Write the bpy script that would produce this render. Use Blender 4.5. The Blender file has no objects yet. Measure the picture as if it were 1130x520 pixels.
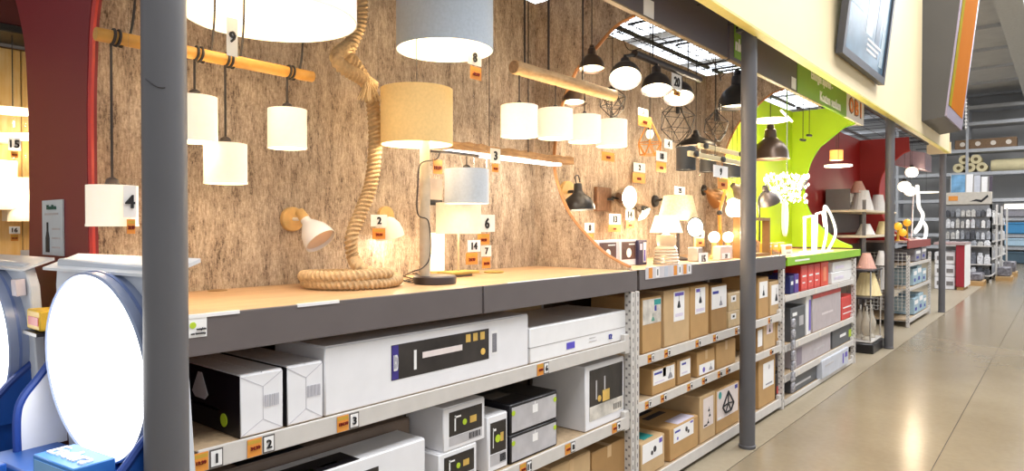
import bpy, bmesh, math, random
from mathutils import Vector, Matrix
random.seed(7)
PI = math.pi
COL = bpy.context.scene.collection
# ------------------------------------------------------------------ camera
F, CX, CY = 743.0, 565.0, 260.0
YAW, PITCH, CAMZ = math.radians(39.4), math.radians(0.77), 1.55
CAM = Vector((0, 0, CAMZ))
FWD = Vector((-math.sin(YAW) * math.cos(PITCH), math.cos(YAW) * math.cos(PITCH), -math.sin(PITCH)))
RGT = Vector((math.cos(YAW), math.sin(YAW), 0))
UPV = RGT.cross(FWD)
cd = bpy.data.cameras.new('camera'); cam = bpy.data.objects.new('camera', cd); COL.objects.link(cam)
cam.location = CAM; cam.rotation_euler = (PI / 2 - PITCH, 0, YAW)
cd.sensor_width = 36; cd.lens = F / 1130 * 36; cd.clip_start = 0.05; cd.clip_end = 200
sc = bpy.context.scene; sc.camera = cam
vs = sc.view_settings; vs.view_transform = 'Standard'; vs.look = 'None'; vs.gamma = 1; vs.use_curve_mapping = False
vs.exposure = 0.42
# ------------------------------------------------------------------ world (the rest of the hall, evenly lit)
w = bpy.data.worlds.new('hall'); sc.world = w; w.use_nodes = True
w.node_tree.nodes['Background'].inputs[0].default_value = (0.93, 0.96, 1.0, 1)
w.node_tree.nodes['Background'].inputs[1].default_value = 0.62
def area(name, loc, sx, sy, e, col=(1, 1, 1), rot=(0, 0, 0)):
    l = bpy.data.lights.new(name, 'AREA'); l.shape = 'RECTANGLE'; l.size = sx; l.size_y = sy; l.energy = e; l.color = col
    o = bpy.data.objects.new(name, l); COL.objects.link(o); o.location = loc; o.rotation_euler = rot; return o
# daylight under the roof lights over the aisle
for yy in (1.5, 8.5, 15.5, 22.5, 29.5):
    area('skylight_light', (0.9, yy, 7.2), 2.4, 4.5, 260, (0.97, 0.98, 1.0))
EMI = 1.0
# ------------------------------------------------------------------ helpers
def ray(u, v): return FWD + RGT * ((u - CX) / F) + UPV * ((CY - v) / F)
def at_x(u, v, X): d = ray(u, v); return CAM + d * (X / d.x)
def at_y(u, v, Y): d = ray(u, v); return CAM + d * (Y / d.y)
def at_z(u, v, Z): d = ray(u, v); return CAM + d * ((Z - CAMZ) / d.z)
def at_d(u, v, D): return CAM + ray(u, v) * D
def dep(p): return (Vector(p) - CAM).dot(FWD)
def wid(px, p, u):      # metres across for px pixels at point p
    t = (u - CX) / F
    return px * dep(p) / F / math.sqrt(1 + t * t)
def lin(h):
    if not isinstance(h, str): return tuple(h)
    c = [int(h[i:i + 2], 16) / 255 for i in (0, 2, 4)]
    return tuple(x / 12.92 if x <= 0.04045 else ((x + 0.055) / 1.055) ** 2.4 for x in c)
MATS = {}
def M(name, hexc, rough=0.6, metal=0.0, emit=0.0, ehex=None, var=0.06, vs_=14.0, bump=0.0, alpha=1.0, trans=0.0, spec=0.5):
    if name in MATS: return MATS[name]
    m = bpy.data.materials.new(name); m.use_nodes = True; nt = m.node_tree; n = nt.nodes; L = nt.links
    b = n['Principled BSDF']; c = lin(hexc)
    b.inputs['Roughness'].default_value = rough; b.inputs['Metallic'].default_value = metal
    b.inputs['Specular IOR Level'].default_value = spec
    if var > 0:
        tc = n.new('ShaderNodeTexCoord'); no = n.new('ShaderNodeTexNoise'); no.inputs['Scale'].default_value = vs_; no.inputs['Detail'].default_value = 3
        L.new(tc.outputs['Object'], no.inputs['Vector'])
        r = n.new('ShaderNodeValToRGB'); r.color_ramp.elements[0].position = 0.3; r.color_ramp.elements[1].position = 0.7
        r.color_ramp.elements[0].color = tuple(max(0, x * (1 - var)) for x in c) + (1,)
        r.color_ramp.elements[1].color = tuple(min(1, x * (1 + var)) for x in c) + (1,)
        L.new(no.outputs['Fac'], r.inputs['Fac']); L.new(r.outputs['Color'], b.inputs['Base Color'])
        if bump > 0:
            bp = n.new('ShaderNodeBump'); bp.inputs['Strength'].default_value = bump; bp.inputs['Distance'].default_value = 0.01
            L.new(no.outputs['Fac'], bp.inputs['Height']); L.new(bp.outputs['Normal'], b.inputs['Normal'])
    else:
        b.inputs['Base Color'].default_value = c + (1,)
    if emit > 0:
        b.inputs['Emission Color'].default_value = lin(ehex or hexc) + (1,); b.inputs['Emission Strength'].default_value = emit * EMI
    if trans > 0:
        b.inputs['Transmission Weight'].default_value = trans; b.inputs['IOR'].default_value = 1.35
    if alpha < 1: b.inputs['Alpha'].default_value = alpha
    MATS[name] = m; return m
def grain(name, cols, scale=(60, 60, 6), rough=0.65, bump=0.15, band=0.35, pos=(0.3, 0.45, 0.56, 0.7)):
    """streaked wood-like procedural material, grain along the axis with the small scale"""
    if name in MATS: return MATS[name]
    m = bpy.data.materials.new(name); m.use_nodes = True; nt = m.node_tree; n = nt.nodes; L = nt.links; b = n['Principled BSDF']
    ge = n.new('ShaderNodeNewGeometry')
    def noise(s, det, dist=0.0):
        mp = n.new('ShaderNodeMapping'); mp.inputs['Scale'].default_value = s
        L.new(ge.outputs['Position'], mp.inputs['Vector'])
        no = n.new('ShaderNodeTexNoise'); no.inputs['Scale'].default_value = 1; no.inputs['Detail'].default_value = det; no.inputs['Distortion'].default_value = dist
        L.new(mp.outputs['Vector'], no.inputs['Vector']); return no.outputs['Fac']
    a = noise(scale, 5, 0.4); c = noise(tuple(s * 0.14 for s in scale), 3); d = noise(tuple(s * 0.55 if s > max(scale) / 2 else s * 2.2 for s in scale), 2, 1.5)
    def mix(x, y, f):
        k = n.new('ShaderNodeMix'); k.inputs[0].default_value = f; L.new(x, k.inputs[2]); L.new(y, k.inputs[3]); return k.outputs[0]
    f = mix(mix(a, d, 0.38), c, band)
    r = n.new('ShaderNodeValToRGB'); e = r.color_ramp.elements
    while len(e) < len(cols): e.new(0.5)
    for i, h in enumerate(cols): e[i].position = pos[i]; e[i].color = lin(h) + (1,)
    L.new(f, r.inputs['Fac']); L.new(r.outputs['Color'], b.inputs['Base Color']); b.inputs['Roughness'].default_value = rough
    bp = n.new('ShaderNodeBump'); bp.inputs['Strength'].default_value = bump; bp.inputs['Distance'].default_value = 0.01
    L.new(f, bp.inputs['Height']); L.new(bp.outputs['Normal'], b.inputs['Normal'])
    MATS[name] = m; return m

class MB:
    def __init__(s): s.v = []; s.f = []; s.bev = 0
    def add(s, vs, fs):
        o = len(s.v); s.v += [Vector(p) for p in vs]; s.f += [tuple(i + o for i in f) for f in fs]; return s
    def box(s, x0, x1, y0, y1, z0, z1, mat=None):
        P = [Vector((x, y, z)) for x in (x0, x1) for y in (y0, y1) for z in (z0, z1)]
        if mat is not None: P = [mat @ p for p in P]
        return s.add(P, [(0, 1, 3, 2), (4, 6, 7, 5), (0, 4, 5, 1), (2, 3, 7, 6), (0, 2, 6, 4), (1, 5, 7, 3)])
    def lathe(s, prof, seg=28, mat=None, closed=False):
        n = len(prof); P = []
        for k in range(seg):
            t = 2 * PI * k / seg
            for r, z in prof:
                p = Vector((r * math.cos(t), r * math.sin(t), z)); P.append(mat @ p if mat is not None else p)
        Fc = []
        for k in range(seg):
            k2 = (k + 1) % seg
            for i in range(n if closed else n - 1):
                j = (i + 1) % n
                q = [k * n + i, k2 * n + i, k2 * n + j, k * n + j]
                Fc.append(tuple(q))
        s.add(P, Fc)
        if not closed:
            for idx, rev in ((0, True), (n - 1, False)):
                if prof[idx][0] > 1e-5 and s.caps:
                    o = len(s.v) - len(P); ring = [o + k * n + idx for k in range(seg)]
                    s.f.append(tuple(reversed(ring)) if rev else tuple(ring))
        return s
    caps = True
    def tube(s, pts, r, seg=8, lobes=0, amp=0.0, twist=0.0, cap=True):
        pts = [Vector(p) for p in pts]; n = len(pts); P = []
        t0 = (pts[1] - pts[0]).normalized()
        u = t0.orthogonal().normalized(); acc = 0.0
        for i in range(n):
            t = (pts[min(i + 1, n - 1)] - pts[max(i - 1, 0)]).normalized()
            u = (u - t * u.dot(t)).normalized(); b = t.cross(u)
            if i: acc += (pts[i] - pts[i - 1]).length
            rr = r[i] if isinstance(r, (list, tuple)) else r
            for k in range(seg):
                a = 2 * PI * k / seg
                q = rr * (1 + (amp * math.cos(lobes * a - twist * acc) if lobes else 0))
                P.append(pts[i] + (u * math.cos(a) + b * math.sin(a)) * q)
        Fc = [(i * seg + k, i * seg + (k + 1) % seg, (i + 1) * seg + (k + 1) % seg, (i + 1) * seg + k) for i in range(n - 1) for k in range(seg)]
        if cap: Fc += [tuple(range(seg - 1, -1, -1)), tuple((n - 1) * seg + k for k in range(seg))]
        return s.add(P, Fc)
    def prism(s, poly, a, b, plane='xz', mat=None):
        """poly 2-D outline extruded from a to b along the missing axis"""
        def mk(p, t):
            q = {'xz': (p[0], t, p[1]), 'yz': (t, p[0], p[1]), 'xy': (p[0], p[1], t)}[plane]
            q = Vector(q); return mat @ q if mat is not None else q
        n = len(poly); P = [mk(p, a) for p in poly] + [mk(p, b) for p in poly]
        return s.add(P, [tuple(range(n - 1, -1, -1)), tuple(range(n, 2 * n))] + [(i, (i + 1) % n, n + (i + 1) % n, n + i) for i in range(n)])
    def sphere(s, c, r, seg=16, rings=10, sz=1.0):
        prof = [(max(1e-6, r * math.sin(PI * i / rings)), -r * math.cos(PI * i / rings) * sz) for i in range(rings + 1)]
        return s.lathe(prof, seg, Matrix.Translation(Vector(c)))
    def bevel(s, w): s.bev = w; return s
    def mesh(s, name, off=Vector((0, 0, 0)), smooth=True):
        me = bpy.data.meshes.new(name); me.from_pydata([tuple(p - off) for p in s.v], [], s.f)
        bm = bmesh.new(); bm.from_mesh(me)
        bmesh.ops.remove_doubles(bm, verts=bm.verts, dist=1e-6)
        if s.bev > 0: bmesh.ops.bevel(bm, geom=bm.edges[:], offset=s.bev, segments=1, affect='EDGES', clamp_overlap=True)
        bmesh.ops.recalc_face_normals(bm, faces=bm.faces)
        bm.to_mesh(me); bm.free()
        if smooth:
            me.polygons.foreach_set('use_smooth', [True] * len(me.polygons)); me.set_sharp_from_angle(angle=math.radians(38))
        return me
OFF = {}
def link(name, data): o = bpy.data.objects.new(name, data); COL.objects.link(o); return o
def setp(o, label=None, cat=None, group=None, kind=None):
    if label:
        assert 4 <= len(label.split()) <= 16, label
        o['label'] = label
    if cat: o['category'] = cat
    if group: o['group'] = group
    if kind: o['kind'] = kind
    return o
def thing(name, label, cat, loc=(0, 0, 0), rz=0.0, group=None, local=False, kind=None, rx=0.0, ry=0.0):
    o = link(name, None); o.empty_display_size = 0.05; o.location = loc; o.rotation_euler = (rx, ry, rz)
    setp(o, label, cat, group, kind); OFF[o.name] = Vector((0, 0, 0)) if local else Vector(loc); return o
def part(T, name, mb, mat, label=None, smooth=True, kind=None):
    off = OFF.get(T.name, Vector((0, 0, 0))) if T is not None else Vector((0, 0, 0))
    o = link(name, mb.mesh(name, off, smooth)); o.data.materials.append(mat)
    if T is not None: o.parent = T
    OFF[o.name] = off
    if label: o['label'] = label
    if kind: o['kind'] = kind
    return o
def solo(name, label, cat, mb, mat, group=None, kind=None):
    me = mb.mesh(name); c = Vector((0, 0, 0))
    o = link(name, me); me.materials.append(mat); OFF[o.name] = c
    return setp(o, label, cat, group, kind)
def struct(name, mb, mat, T=None, label=None):
    o = part(T, name, mb, mat)
    if T is None: setp(o, label, None, None, 'structure')
    return o
TXT = {}
def text_mesh(s, bold=False):
    key = (s, bold)
    if key in TXT: return TXT[key]
    c = bpy.data.curves.new('lettering', 'FONT'); c.body = s; c.align_x = 'CENTER'; c.align_y = 'CENTER'; c.size = 1; c.resolution_u = 2
    c.extrude = 0.003
    if bold: c.offset = 0.02
    o = bpy.data.objects.new('lettering', c); COL.objects.link(o)
    dg = bpy.context.evaluated_depsgraph_get(); me = bpy.data.meshes.new_from_object(o.evaluated_get(dg))
    bpy.data.objects.remove(o); bpy.data.curves.remove(c)
    xs = [v.co.x for v in me.vertices]; ys = [v.co.y for v in me.vertices]
    cx, cy = (min(xs) + max(xs)) / 2, (min(ys) + max(ys)) / 2
    for v in me.vertices: v.co.x -= cx; v.co.y -= cy
    TXT[key] = (me, max(xs) - min(xs), max(ys) - min(ys)); return TXT[key]
FACE = {'x': (PI / 2, 0, PI / 2), '-y': (PI / 2, 0, 0), 'z': (0, 0, PI / 2)}
def letter(T, s, p, h, mat, maxw=None, face='x', name='lettering', stretch=1.0, bold=False, world=True):
    """s set at world point p, h metres tall, on a face looking +x or -y"""
    me, W, H = text_mesh(s, bold); k = h / max(H, 1e-4); kx = k * stretch
    if maxw and W * kx > maxw: kx = maxw / W
    key = (s, bold, mat.name)
    if key not in TXT:
        m2 = me.copy(); m2.materials.append(mat); TXT[key] = m2
    o = link(name, TXT[key]); o.scale = (kx, k, 1); o.rotation_euler = FACE[face]
    o.location = Vector(p) - (OFF[T.name] if world else Vector((0, 0, 0))); o.parent = T; return o
def aim(p, d, roll=0.0):
    d = Vector(d).normalized(); q = d.to_track_quat('Z', 'Y')
    return Matrix.Translation(Vector(p)) @ q.to_matrix().to_4x4()
def spline(pts, n=10):
    pts = [Vector(p) for p in pts]; out = []
    for i in range(len(pts) - 1):
        p0, p1, p2, p3 = pts[max(i - 1, 0)], pts[i], pts[i + 1], pts[min(i + 2, len(pts) - 1)]
        for k in range(n):
            t = k / n
            out.append(0.5 * ((2 * p1) + (p2 - p0) * t + (2 * p0 - 5 * p1 + 4 * p2 - p3) * t * t + (3 * p1 - p0 - 3 * p2 + p3) * t ** 3))
    out.append(pts[-1]); return out
def bulb_light(T, p, e, col=(1, 0.84, 0.63), r=0.035):
    if p[1] > 3.4 and col == (1, 0.84, 0.63): col = (1, 0.80, 0.55)
    l = bpy.data.lights.new('bulb_light', 'POINT'); l.energy = e * (0.55 if p[1] < 3.4 else 2.3); l.color = col; l.shadow_soft_size = r
    o = link('bulb_light', l); o.parent = T; o.location = Vector(p) - OFF[T.name]; return o
# ------------------------------------------------------------------ materials
WALLP = grain('driftwood_wallpaper', ['57463a', '9c8a78', 'bba994', 'd9ccb8'], (170, 170, 42), 0.75, 0.10, 0.34, (0.36, 0.45, 0.54, 0.65))
PINE = grain('pine_board', ['d99f52', 'e8b868', 'f0c987', 'f5d79c'], (40, 40, 3), 0.5, 0.03)
WOOD = grain('bench_wood', ['a9825a', 'bd966c', 'c8a279', 'd2af87'], (40, 3, 40), 0.4, 0.03)
BEECH = M('beech', 'd8b070', 0.5, var=0.12, vs_=30)
OAKD = grain('old_oak', ['6e5236', '94714c', 'b08a5e', 'c9a678'], (60, 6, 60), 0.7, 0.3)
RED = M('red_panel', '7c1b22', 0.45, var=0.05, vs_=3)
REDEDGE = M('red_edge', 'b5352c', 0.4)
REDB = M('red_wall', '9a1712', 0.5, var=0.05, vs_=3)
LIME = M('lime_wall', 'a9c70e', 0.5, var=0.04, vs_=3)
LIMEF = M('lime_edge', '8fc31f', 0.4, var=0.03)
EDGEW = M('cut_edge', 'a8713f', 0.6)
CREAM = M('cream_panel', 'f3dfb4', 0.55, var=0.02, vs_=2)
CREAME = M('cream_edge', 'd8cf7a', 0.5)
FASC = M('dark_fascia', '55505a', 0.45, var=0.04, vs_=3)
EDGEG = M('bench_edge', '645c5b', 0.45, var=0.05, vs_=5)
POST = M('grey_post', '5c5b5e', 0.5, var=0.06, vs_=4, bump=0.02)
STEEL = M('shelf_steel', 'cfcac4', 0.45, var=0.04)
STEELD = M('slot_dark', '7d7876', 0.6)
CHIP = M('shelf_board', 'b39a7a', 0.7, var=0.15, vs_=45, bump=0.05)
KRAFT = M('kraft', 'ba935f', 0.75, var=0.07, vs_=8)
KRAFT2 = M('kraft_pale', 'c4a478', 0.75, var=0.07, vs_=8)
KRAFT3 = M('kraft_dark', 'a57f4e', 0.75, var=0.07, vs_=8)
TAPE = M('tape', 'c9a77a', 0.35)
WHITE = M('white_board', 'e9e8ea', 0.5, var=0.02)
WHITE2 = M('white_gloss', 'f0efef', 0.25, var=0.02)
OFFW = M('off_white', 'ddd3c6', 0.5, var=0.03)
PAPER = M('paper', 'f2f0ee', 0.6, var=0.02)
INK = M('ink', '1d1c20', 0.6, var=0)
INKB = M('blue_ink', '3a3f9c', 0.6, var=0)
BLACK = M('black_print', '16141a', 0.35, var=0.1)
GREYP = M('grey_print', '8d8b92', 0.5, var=0.15, vs_=20)
PICD = M('dark_picture', '2c2725', 0.35, var=0.5, vs_=9)
GOLD = M('gold_print', 'd9b25a', 0.4, var=0.2)
GREENP = M('green_dot', 'b5cf2e', 0.5)
ORANGE = M('orange_card', 'e2933c', 0.55, var=0.04)
ORANGE2 = M('orange_card_deep', 'c9a03a', 0.55, var=0.1)
TEAL = M('teal_print', '2f9a96', 0.5)
PURP = M('purple_print', '6a5ab8', 0.5)
BLK = M('black_metal', '2c2a2b', 0.35, 0.3, var=0.05)
DGREY = M('dark_grey_metal', '4b4648', 0.35, 0.5, var=0.05)
BRONZE = M('bronze_metal', '5b4a3e', 0.3, 0.5, var=0.08)
CHROME = M('chrome', 'cfccc8', 0.15, 1.0, var=0)
CORD = M('cord', '2a2220', 0.6, var=0)
ROPE = M('jute', 'c4a67c', 0.9, var=0.18, vs_=60, bump=0.3)
SHW = M('lit_white_shade', 'f6efe2', 0.7, emit=0.30, ehex='ffeccb', var=0.02, vs_=60)
SHIN = M('lit_inside', 'fff4dd', 0.6, emit=1.0, ehex='ffe9bd', var=0)
SHG = M('grey_shade', 'a9b2bd', 0.8, emit=0.04, ehex='d9d6cf', var=0.06, vs_=90)
SHB = M('beige_shade', 'd4b57e', 0.8, emit=0.18, ehex='e8b86a', var=0.06, vs_=90)
SHC = M('cream_shade', 'e6dcc6', 0.8, emit=0.10, ehex='ffeccb', var=0.05, vs_=60)
BULB = M('bulb_glow', 'ffffff', 0.5, emit=5, ehex='ffe6b8', var=0)
GLOWW = M('led_white', 'ffffff', 0.4, emit=2.2, ehex='ffffff', var=0)
GLOWS = M('soft_glow', 'ffffff', 0.4, emit=1.5, ehex='fff0cf', var=0)
GLASS = M('clear_plastic', 'e8eaea', 0.08, var=0, trans=0.9, alpha=0.35)
LGLASS = M('lamp_glass', 'e6dccb', 0.1, var=0, trans=0.5)
BLUE = M('display_blue', '1d4fa0', 0.35, var=0.03)
BLUEL = M('box_blue', '3f7fc4', 0.4, var=0.05)
DBLUE = M('dark_blue', '20408c', 0.4, var=0.03)
PGREY = M('pale_grey', 'cdd2da', 0.45, var=0.02)
AMBER = M('amber_wood', 'c9822e', 0.5, var=0.15, vs_=20)
BRIGHTR = M('bright_red', 'cf3a33', 0.45, var=0.1)
# ================================================================== SETTING
XF, XW, ZB = -1.84, -2.55, 1.305
Y0, Y1, Y2, Y3 = 0.84, 3.30, 5.88, 8.40
def conc(name, cols, rough):
    m = bpy.data.materials.new(name); m.use_nodes = True; nt = m.node_tree; n = nt.nodes; L = nt.links; b = n['Principled BSDF']
    ge = n.new('ShaderNodeNewGeometry')
    a = n.new('ShaderNodeTexNoise'); a.inputs['Scale'].default_value = 0.9; a.inputs['Detail'].default_value = 6; L.new(ge.outputs['Position'], a.inputs['Vector'])
    c = n.new('ShaderNodeTexNoise'); c.inputs['Scale'].default_value = 22; c.inputs['Detail'].default_value = 4; L.new(ge.outputs['Position'], c.inputs['Vector'])
    k = n.new('ShaderNodeMix'); k.inputs[0].default_value = 0.3; L.new(a.outputs['Fac'], k.inputs[2]); L.new(c.outputs['Fac'], k.inputs[3])
    r = n.new('ShaderNodeValToRGB'); r.color_ramp.elements[0].position = 0.35; r.color_ramp.elements[1].position = 0.65
    r.color_ramp.elements[0].color = lin(cols[0]) + (1,); r.color_ramp.elements[1].color = lin(cols[1]) + (1,)
    L.new(k.outputs[0], r.inputs['Fac']); L.new(r.outputs['Color'], b.inputs['Base Color'])
    mr = n.new('ShaderNodeMapRange'); mr.inputs[3].default_value = rough * 0.8; mr.inputs[4].default_value = rough * 1.25; L.new(a.outputs['Fac'], mr.inputs[0]); L.new(mr.outputs[0], b.inputs['Roughness'])
    return m
CONC = conc('polished_concrete', ['887a63', '94866e'], 0.19); CONC2 = conc('worn_concrete', ['94866e', 'a3967f'], 0.45)
fl = struct('floor', MB().box(-17, 9, -5, 40, -0.3, -0.008), M('joint', '5c5140', 0.8), None, 'polished beige concrete floor with straight slab joints')
for a, b, m in ((-17, -1.647, CONC2), (-1.641, -0.646, CONC), (-0.640, 9, CONC)):
    part(fl, 'slab', MB().box(a, b, -5, 40, -0.05, 0), m)
ROOFM = M('roof_sheet', 'cccccc', 0.7, var=0.06, vs_=2); BEAM = M('roof_beam', 'b9babc', 0.6); GIRD = M('girder', 'c4c5c4', 0.6)
cl = struct('ceiling', MB().box(-17, 9, -5, 40, 7.5, 7.6), ROOFM, None, 'grey sheet metal warehouse roof high above the aisle')
for yy in [x * 3.1 + 2.6 for x in range(0, 12)]:
    part(cl, 'purlin', MB().box(-17, 9, yy, yy + 0.08, 7.4, 7.5), BEAM)
for xx in (-14.5, -7.0, -1.35, 5.5):
    part(cl, 'girder', MB().box(xx, xx + 0.55, -5, 40, 6.85, 7.32), GIRD)
SKY = M('skylight_pane', 'ffffff', 0.4, emit=3.2, ehex='eef5ff', var=0)
for xs in ((-13.6, -7.6), (-0.3, 2.1)):
    for k in range(9):
        ya = 0.0 + k * 4.0
        part(cl, 'skylight_pane', MB().box(xs[0], xs[1], ya, ya + 2.2, 7.28, 7.3), SKY)
WGREY = M('wall_grey', 'c6c5c3', 0.7, var=0.05, vs_=1)
struct('wall_back', MB().box(-17, 9, 37.5, 37.7, 0, 7.6), WGREY, None, 'grey wall at the far end of the hall')
struct('wall_left', MB().box(-17, -16.8, -5, 37.5, 0, 7.6), M('wall_dim', '5c5148', 0.7, var=0.08, vs_=1), None, 'dim far wall behind the display rows')
# display back walls
LOW = M('shelf_back', '6b5a4c', 0.7)
def backwall(name, ya, yb, mat, lab):
    o = struct(name, MB().box(XW - 0.05, XW, ya, yb, ZB - 0.02, 2.93), mat, None, lab)
    part(o, 'lower_back_panel', MB().box(XW - 0.05, XW, ya, yb, 0, ZB - 0.02), LOW); return o
wl = backwall('wall_display', Y0 - 0.02, Y1 + 0.03, WALLP, 'driftwood patterned back wall behind the rope and pendant lamps')
backwall('wall_industrial', Y1 + 0.06, Y2 + 0.03, WALLP, 'driftwood patterned back wall behind the black industrial lamps')
backwall('wall_lime', Y2 + 0.06, Y3 + 0.03, LIME, 'lime green back wall behind the chandelier')
backwall('wall_red', Y3 + 0.06, 13.9, REDB, 'red back wall behind the stacked lamp shades')
ARC = [(q.x, q.z) for q in [at_y(u, v, Y1 + 0.03) for u, v in ((694, 298.5), (669, 282), (648, 262), (629, 239), (617, 213), (610, 184), (612, 150), (619, 115), (633, 80), (644, 66), (658, 50), (678, 28), (699, 16))]]; ARC[0] = (ARC[0][0], 1.318)
arc = [(p.x, p.z) for p in spline([(a, 0, b) for a, b in ARC], 5)]
def partition(name, y, mat, lab, edge=EDGEW, shift=0.0):
    A = [(x + (shift if -2.43 + 0.6 > x else 0), z) for x, z in arc] if not shift else [(min(x + shift * (1 - abs(z - 1.9) / 1.2), -1.86), z) for x, z in arc]
    poly = [(XW, ZB), (-1.88, ZB)] + A + [(-1.87, 2.93), (XW, 2.93)]
    o = struct(name, MB().prism(poly, y, y + 0.03), mat, None, lab)
    part(o, 'cut_edge', MB().tube([(x, y + 0.012, z) for x, z in A], 0.0135, 6), edge)
    return o
partition('wall_partition', Y1 + 0.03, WALLP, 'driftwood patterned dividing panel with a rounded cut-out beside the wood beam lamp')
partition('wall_partition_second', Y2 + 0.03, WALLP, 'driftwood patterned dividing panel in front of the lime green bay')
partition('wall_partition_lime', Y3 + 0.03, LIME, 'lime green dividing panel with a large rounded cut-out', LIMEF)
partition('wall_partition_red', 11.9, REDB, 'red dividing panel with rounded cut-out behind the far post', REDEDGE, 0.14)
# double-sided end partition of the row (dark red)
cx = -2.70
earc = [(p.x, p.z) for p in spline([(-1.95, 0, 1.31), (-2.3, 0, 1.32), (-2.39, 0, 1.36), (-2.405, 0, 1.5), (-2.41, 0, 1.85), (-2.40, 0, 2.05), (-2.36, 0, 2.26), (-2.2, 0, 2.5), (-1.9, 0, 2.76)], 8)]
end = [(XW, 0), (-1.9, 0), (-1.9, ZB)] + earc + [(-1.87, 2.95)] + [(2 * cx + 1.87, 2.95)] + [(2 * cx - x, z) for x, z in reversed(earc)] + [(2 * cx + 1.9, ZB), (2 * cx + 1.9, 0)]
we = struct('wall_end', MB().prism(end, 0.80, 0.83), RED, None, 'dark red end panel with rounded cut-outs on both sides')
part(we, 'cut_edge', MB().tube([(x, 0.812, z) for x, z in earc], 0.0095, 6), REDEDGE)
# dark fascia above the bays
for ya, yb in ((0.84, 4.62), (4.66, 7.02)):
    f = struct('trim_%d' % (1 if ya < 1 else 2), MB().box(XF - 0.02, XF + 0.0, ya, yb, 2.73, 3.25), FASC, None,
               'dark grey fascia board running above the %s' % ('wood patterned bays' if ya < 1 else 'second bay beside the green sign'))
    part(f, 'lower_edge', MB().box(XF - 0.03, XF + 0.004, ya, yb, 2.727, 2.735), M('fascia_edge', '8f7c60', 0.5))
    p = at_x(716, 9, XF + 0.002) if ya < 1 else at_x(876, 92, XF + 0.002)
    part(f, 'info_sticker', MB().box(XF, XF + 0.003, p.y - 0.06, p.y + 0.06, p.z - 0.05, p.z + 0.05), PAPER)
# cream band
cb = struct('trim_3', MB().box(-1.66, -1.60, -1.0, 14.2, 2.875, 6.2), CREAM, None, 'cream header panel running high along the aisle')
part(cb, 'lower_edge', MB().box(-1.665, -1.595, -1.0, 14.2, 2.86, 2.876), CREAME)
part(cb, 'end_board', MB().box(-1.95, -1.58, 14.2, 14.24, 2.85, 3.05), CREAM)
# posts
for k, (px, py, lab) in enumerate(((-1.672, 0.722, 'thick grey round steel post nearest, beside the glowing round panel'), (-1.71, 4.68, 'grey round steel post in front of the carton shelves'),
        (-1.72, 9.63, 'grey round steel post beside the stand of lamp shades'), (-1.71, 14.3, 'farthest grey round steel post at the end of the cream panel'))):
    r = 0.0495 if k == 0 else 0.053
    t = thing('steel_post', lab, 'post', (px, py, 0), group='aisle posts')
    pm = MB(); pm.lathe([(r, 0.012), (r, 6.8 if k in (0,) else 2.90)], 32, Matrix.Translation((px, py, 0))); part(t, 'column', pm, POST)
    part(t, 'base_ring', MB().lathe([(r + 0.004, 0), (r + 0.006, 0.02), (r, 0.024)], 32, Matrix.Translation((px, py, 0))), POST)
    if k:
        part(t, 'top_bracket', MB().box(px - 0.07, px + 0.07, py - 0.06, py + 0.06, 2.9, 2.92).box(px - 0.02, px + 0.02, py - 0.05, py + 0.05, 2.92, 3.3), POST)
    else:
        for zz in (1.885,):
            part(t, 'tape_mark', MB().tube([Vector((px, py, zz)) + Vector((math.cos(a), math.sin(a), 0)) * (r + 0.0005) + Vector((0, 0, 0.012 * math.sin(3 * a))) for a in [math.radians(d) for d in range(-75, -20, 6)]], 0.0012, 4), DGREY)
# wire grid the lamps hang from
def grid(ya, yb, lab, z=2.97, st=0.16):
    m = MB(); y = ya
    while y < yb: m.box(XW, XF - 0.03, y, y + 0.005, z, z + 0.005); y += st
    x = XW
    while x < XF - 0.03: m.box(x, x + 0.005, ya, yb, z + 0.005, z + 0.01); x += st
    for xx in (XW + 0.02, XF - 0.05): m.box(xx, xx + 0.025, ya, yb, z + 0.01, z + 0.035)
    solo('hanging_grid', lab, 'ceiling grid', m, BLK)
grid(0.9, Y1, 'black wire ceiling grid above the rope bay'); grid(Y1 + 0.1, Y2, 'black wire ceiling grid above the black industrial lamps')
grid(Y2 + 0.1, Y3, 'black wire ceiling grid above the lime green bay'); grid(Y3 + 0.1, 13.8, 'black wire ceiling grid above the red bay', 2.97, 0.3)
# ================================================================== SHELVING
def tags_for(desc, items, zc, xf, h=0.05):
    for n, price, u, kind in items:
        y = at_x(u, 300, xf).y
        tag_flat(desc, n, price, y, zc, xf, h, kind)
def tag_flat(desc, n, price, y, zc, x, h, kind):
    n, desc = n
    """orange ticket with a number card beside it on a shelf edge, y = middle"""
    w_ = h * 0.95
    lab = 'orange price ticket ' + desc
    t = thing('price_ticket', lab, 'price tag', (x, y, zc - h / 2), group='shelf edge price tickets')
    a = part(t, 'price_card', MB().box(x, x + 0.0015, y - w_, y - 0.004, zc - h / 2, zc + h / 2), ORANGE)
    part(a, 'price_band', MB().box(x + 0.0015, x + 0.002, y - w_ * 0.97, y - 0.006, zc + h * 0.22, zc + h * 0.42), ORANGE2)
    letter(a, price, (x + 0.003, y - w_ / 2, zc - h * 0.02), h * 0.2, M('price_ink', '7c1408', 0.6, var=0), w_ * 0.8, name='price_print', bold=True)
    b = part(t, 'number_card', MB().box(x, x + 0.0015, y, y + w_ * 0.78, zc - h / 2, zc + h / 2), M('tag_border', '57504c', 0.6))
    part(b, 'card_face', MB().box(x + 0.0015, x + 0.002, y + w_ * 0.07, y + w_ * 0.71, zc - h * 0.42, zc + h * 0.42), PAPER)
    if n: letter(b, str(n), (x + 0.003, y + w_ * 0.39, zc), h * 0.5, INK, w_ * 0.5, name='numeral', bold=True)
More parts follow.
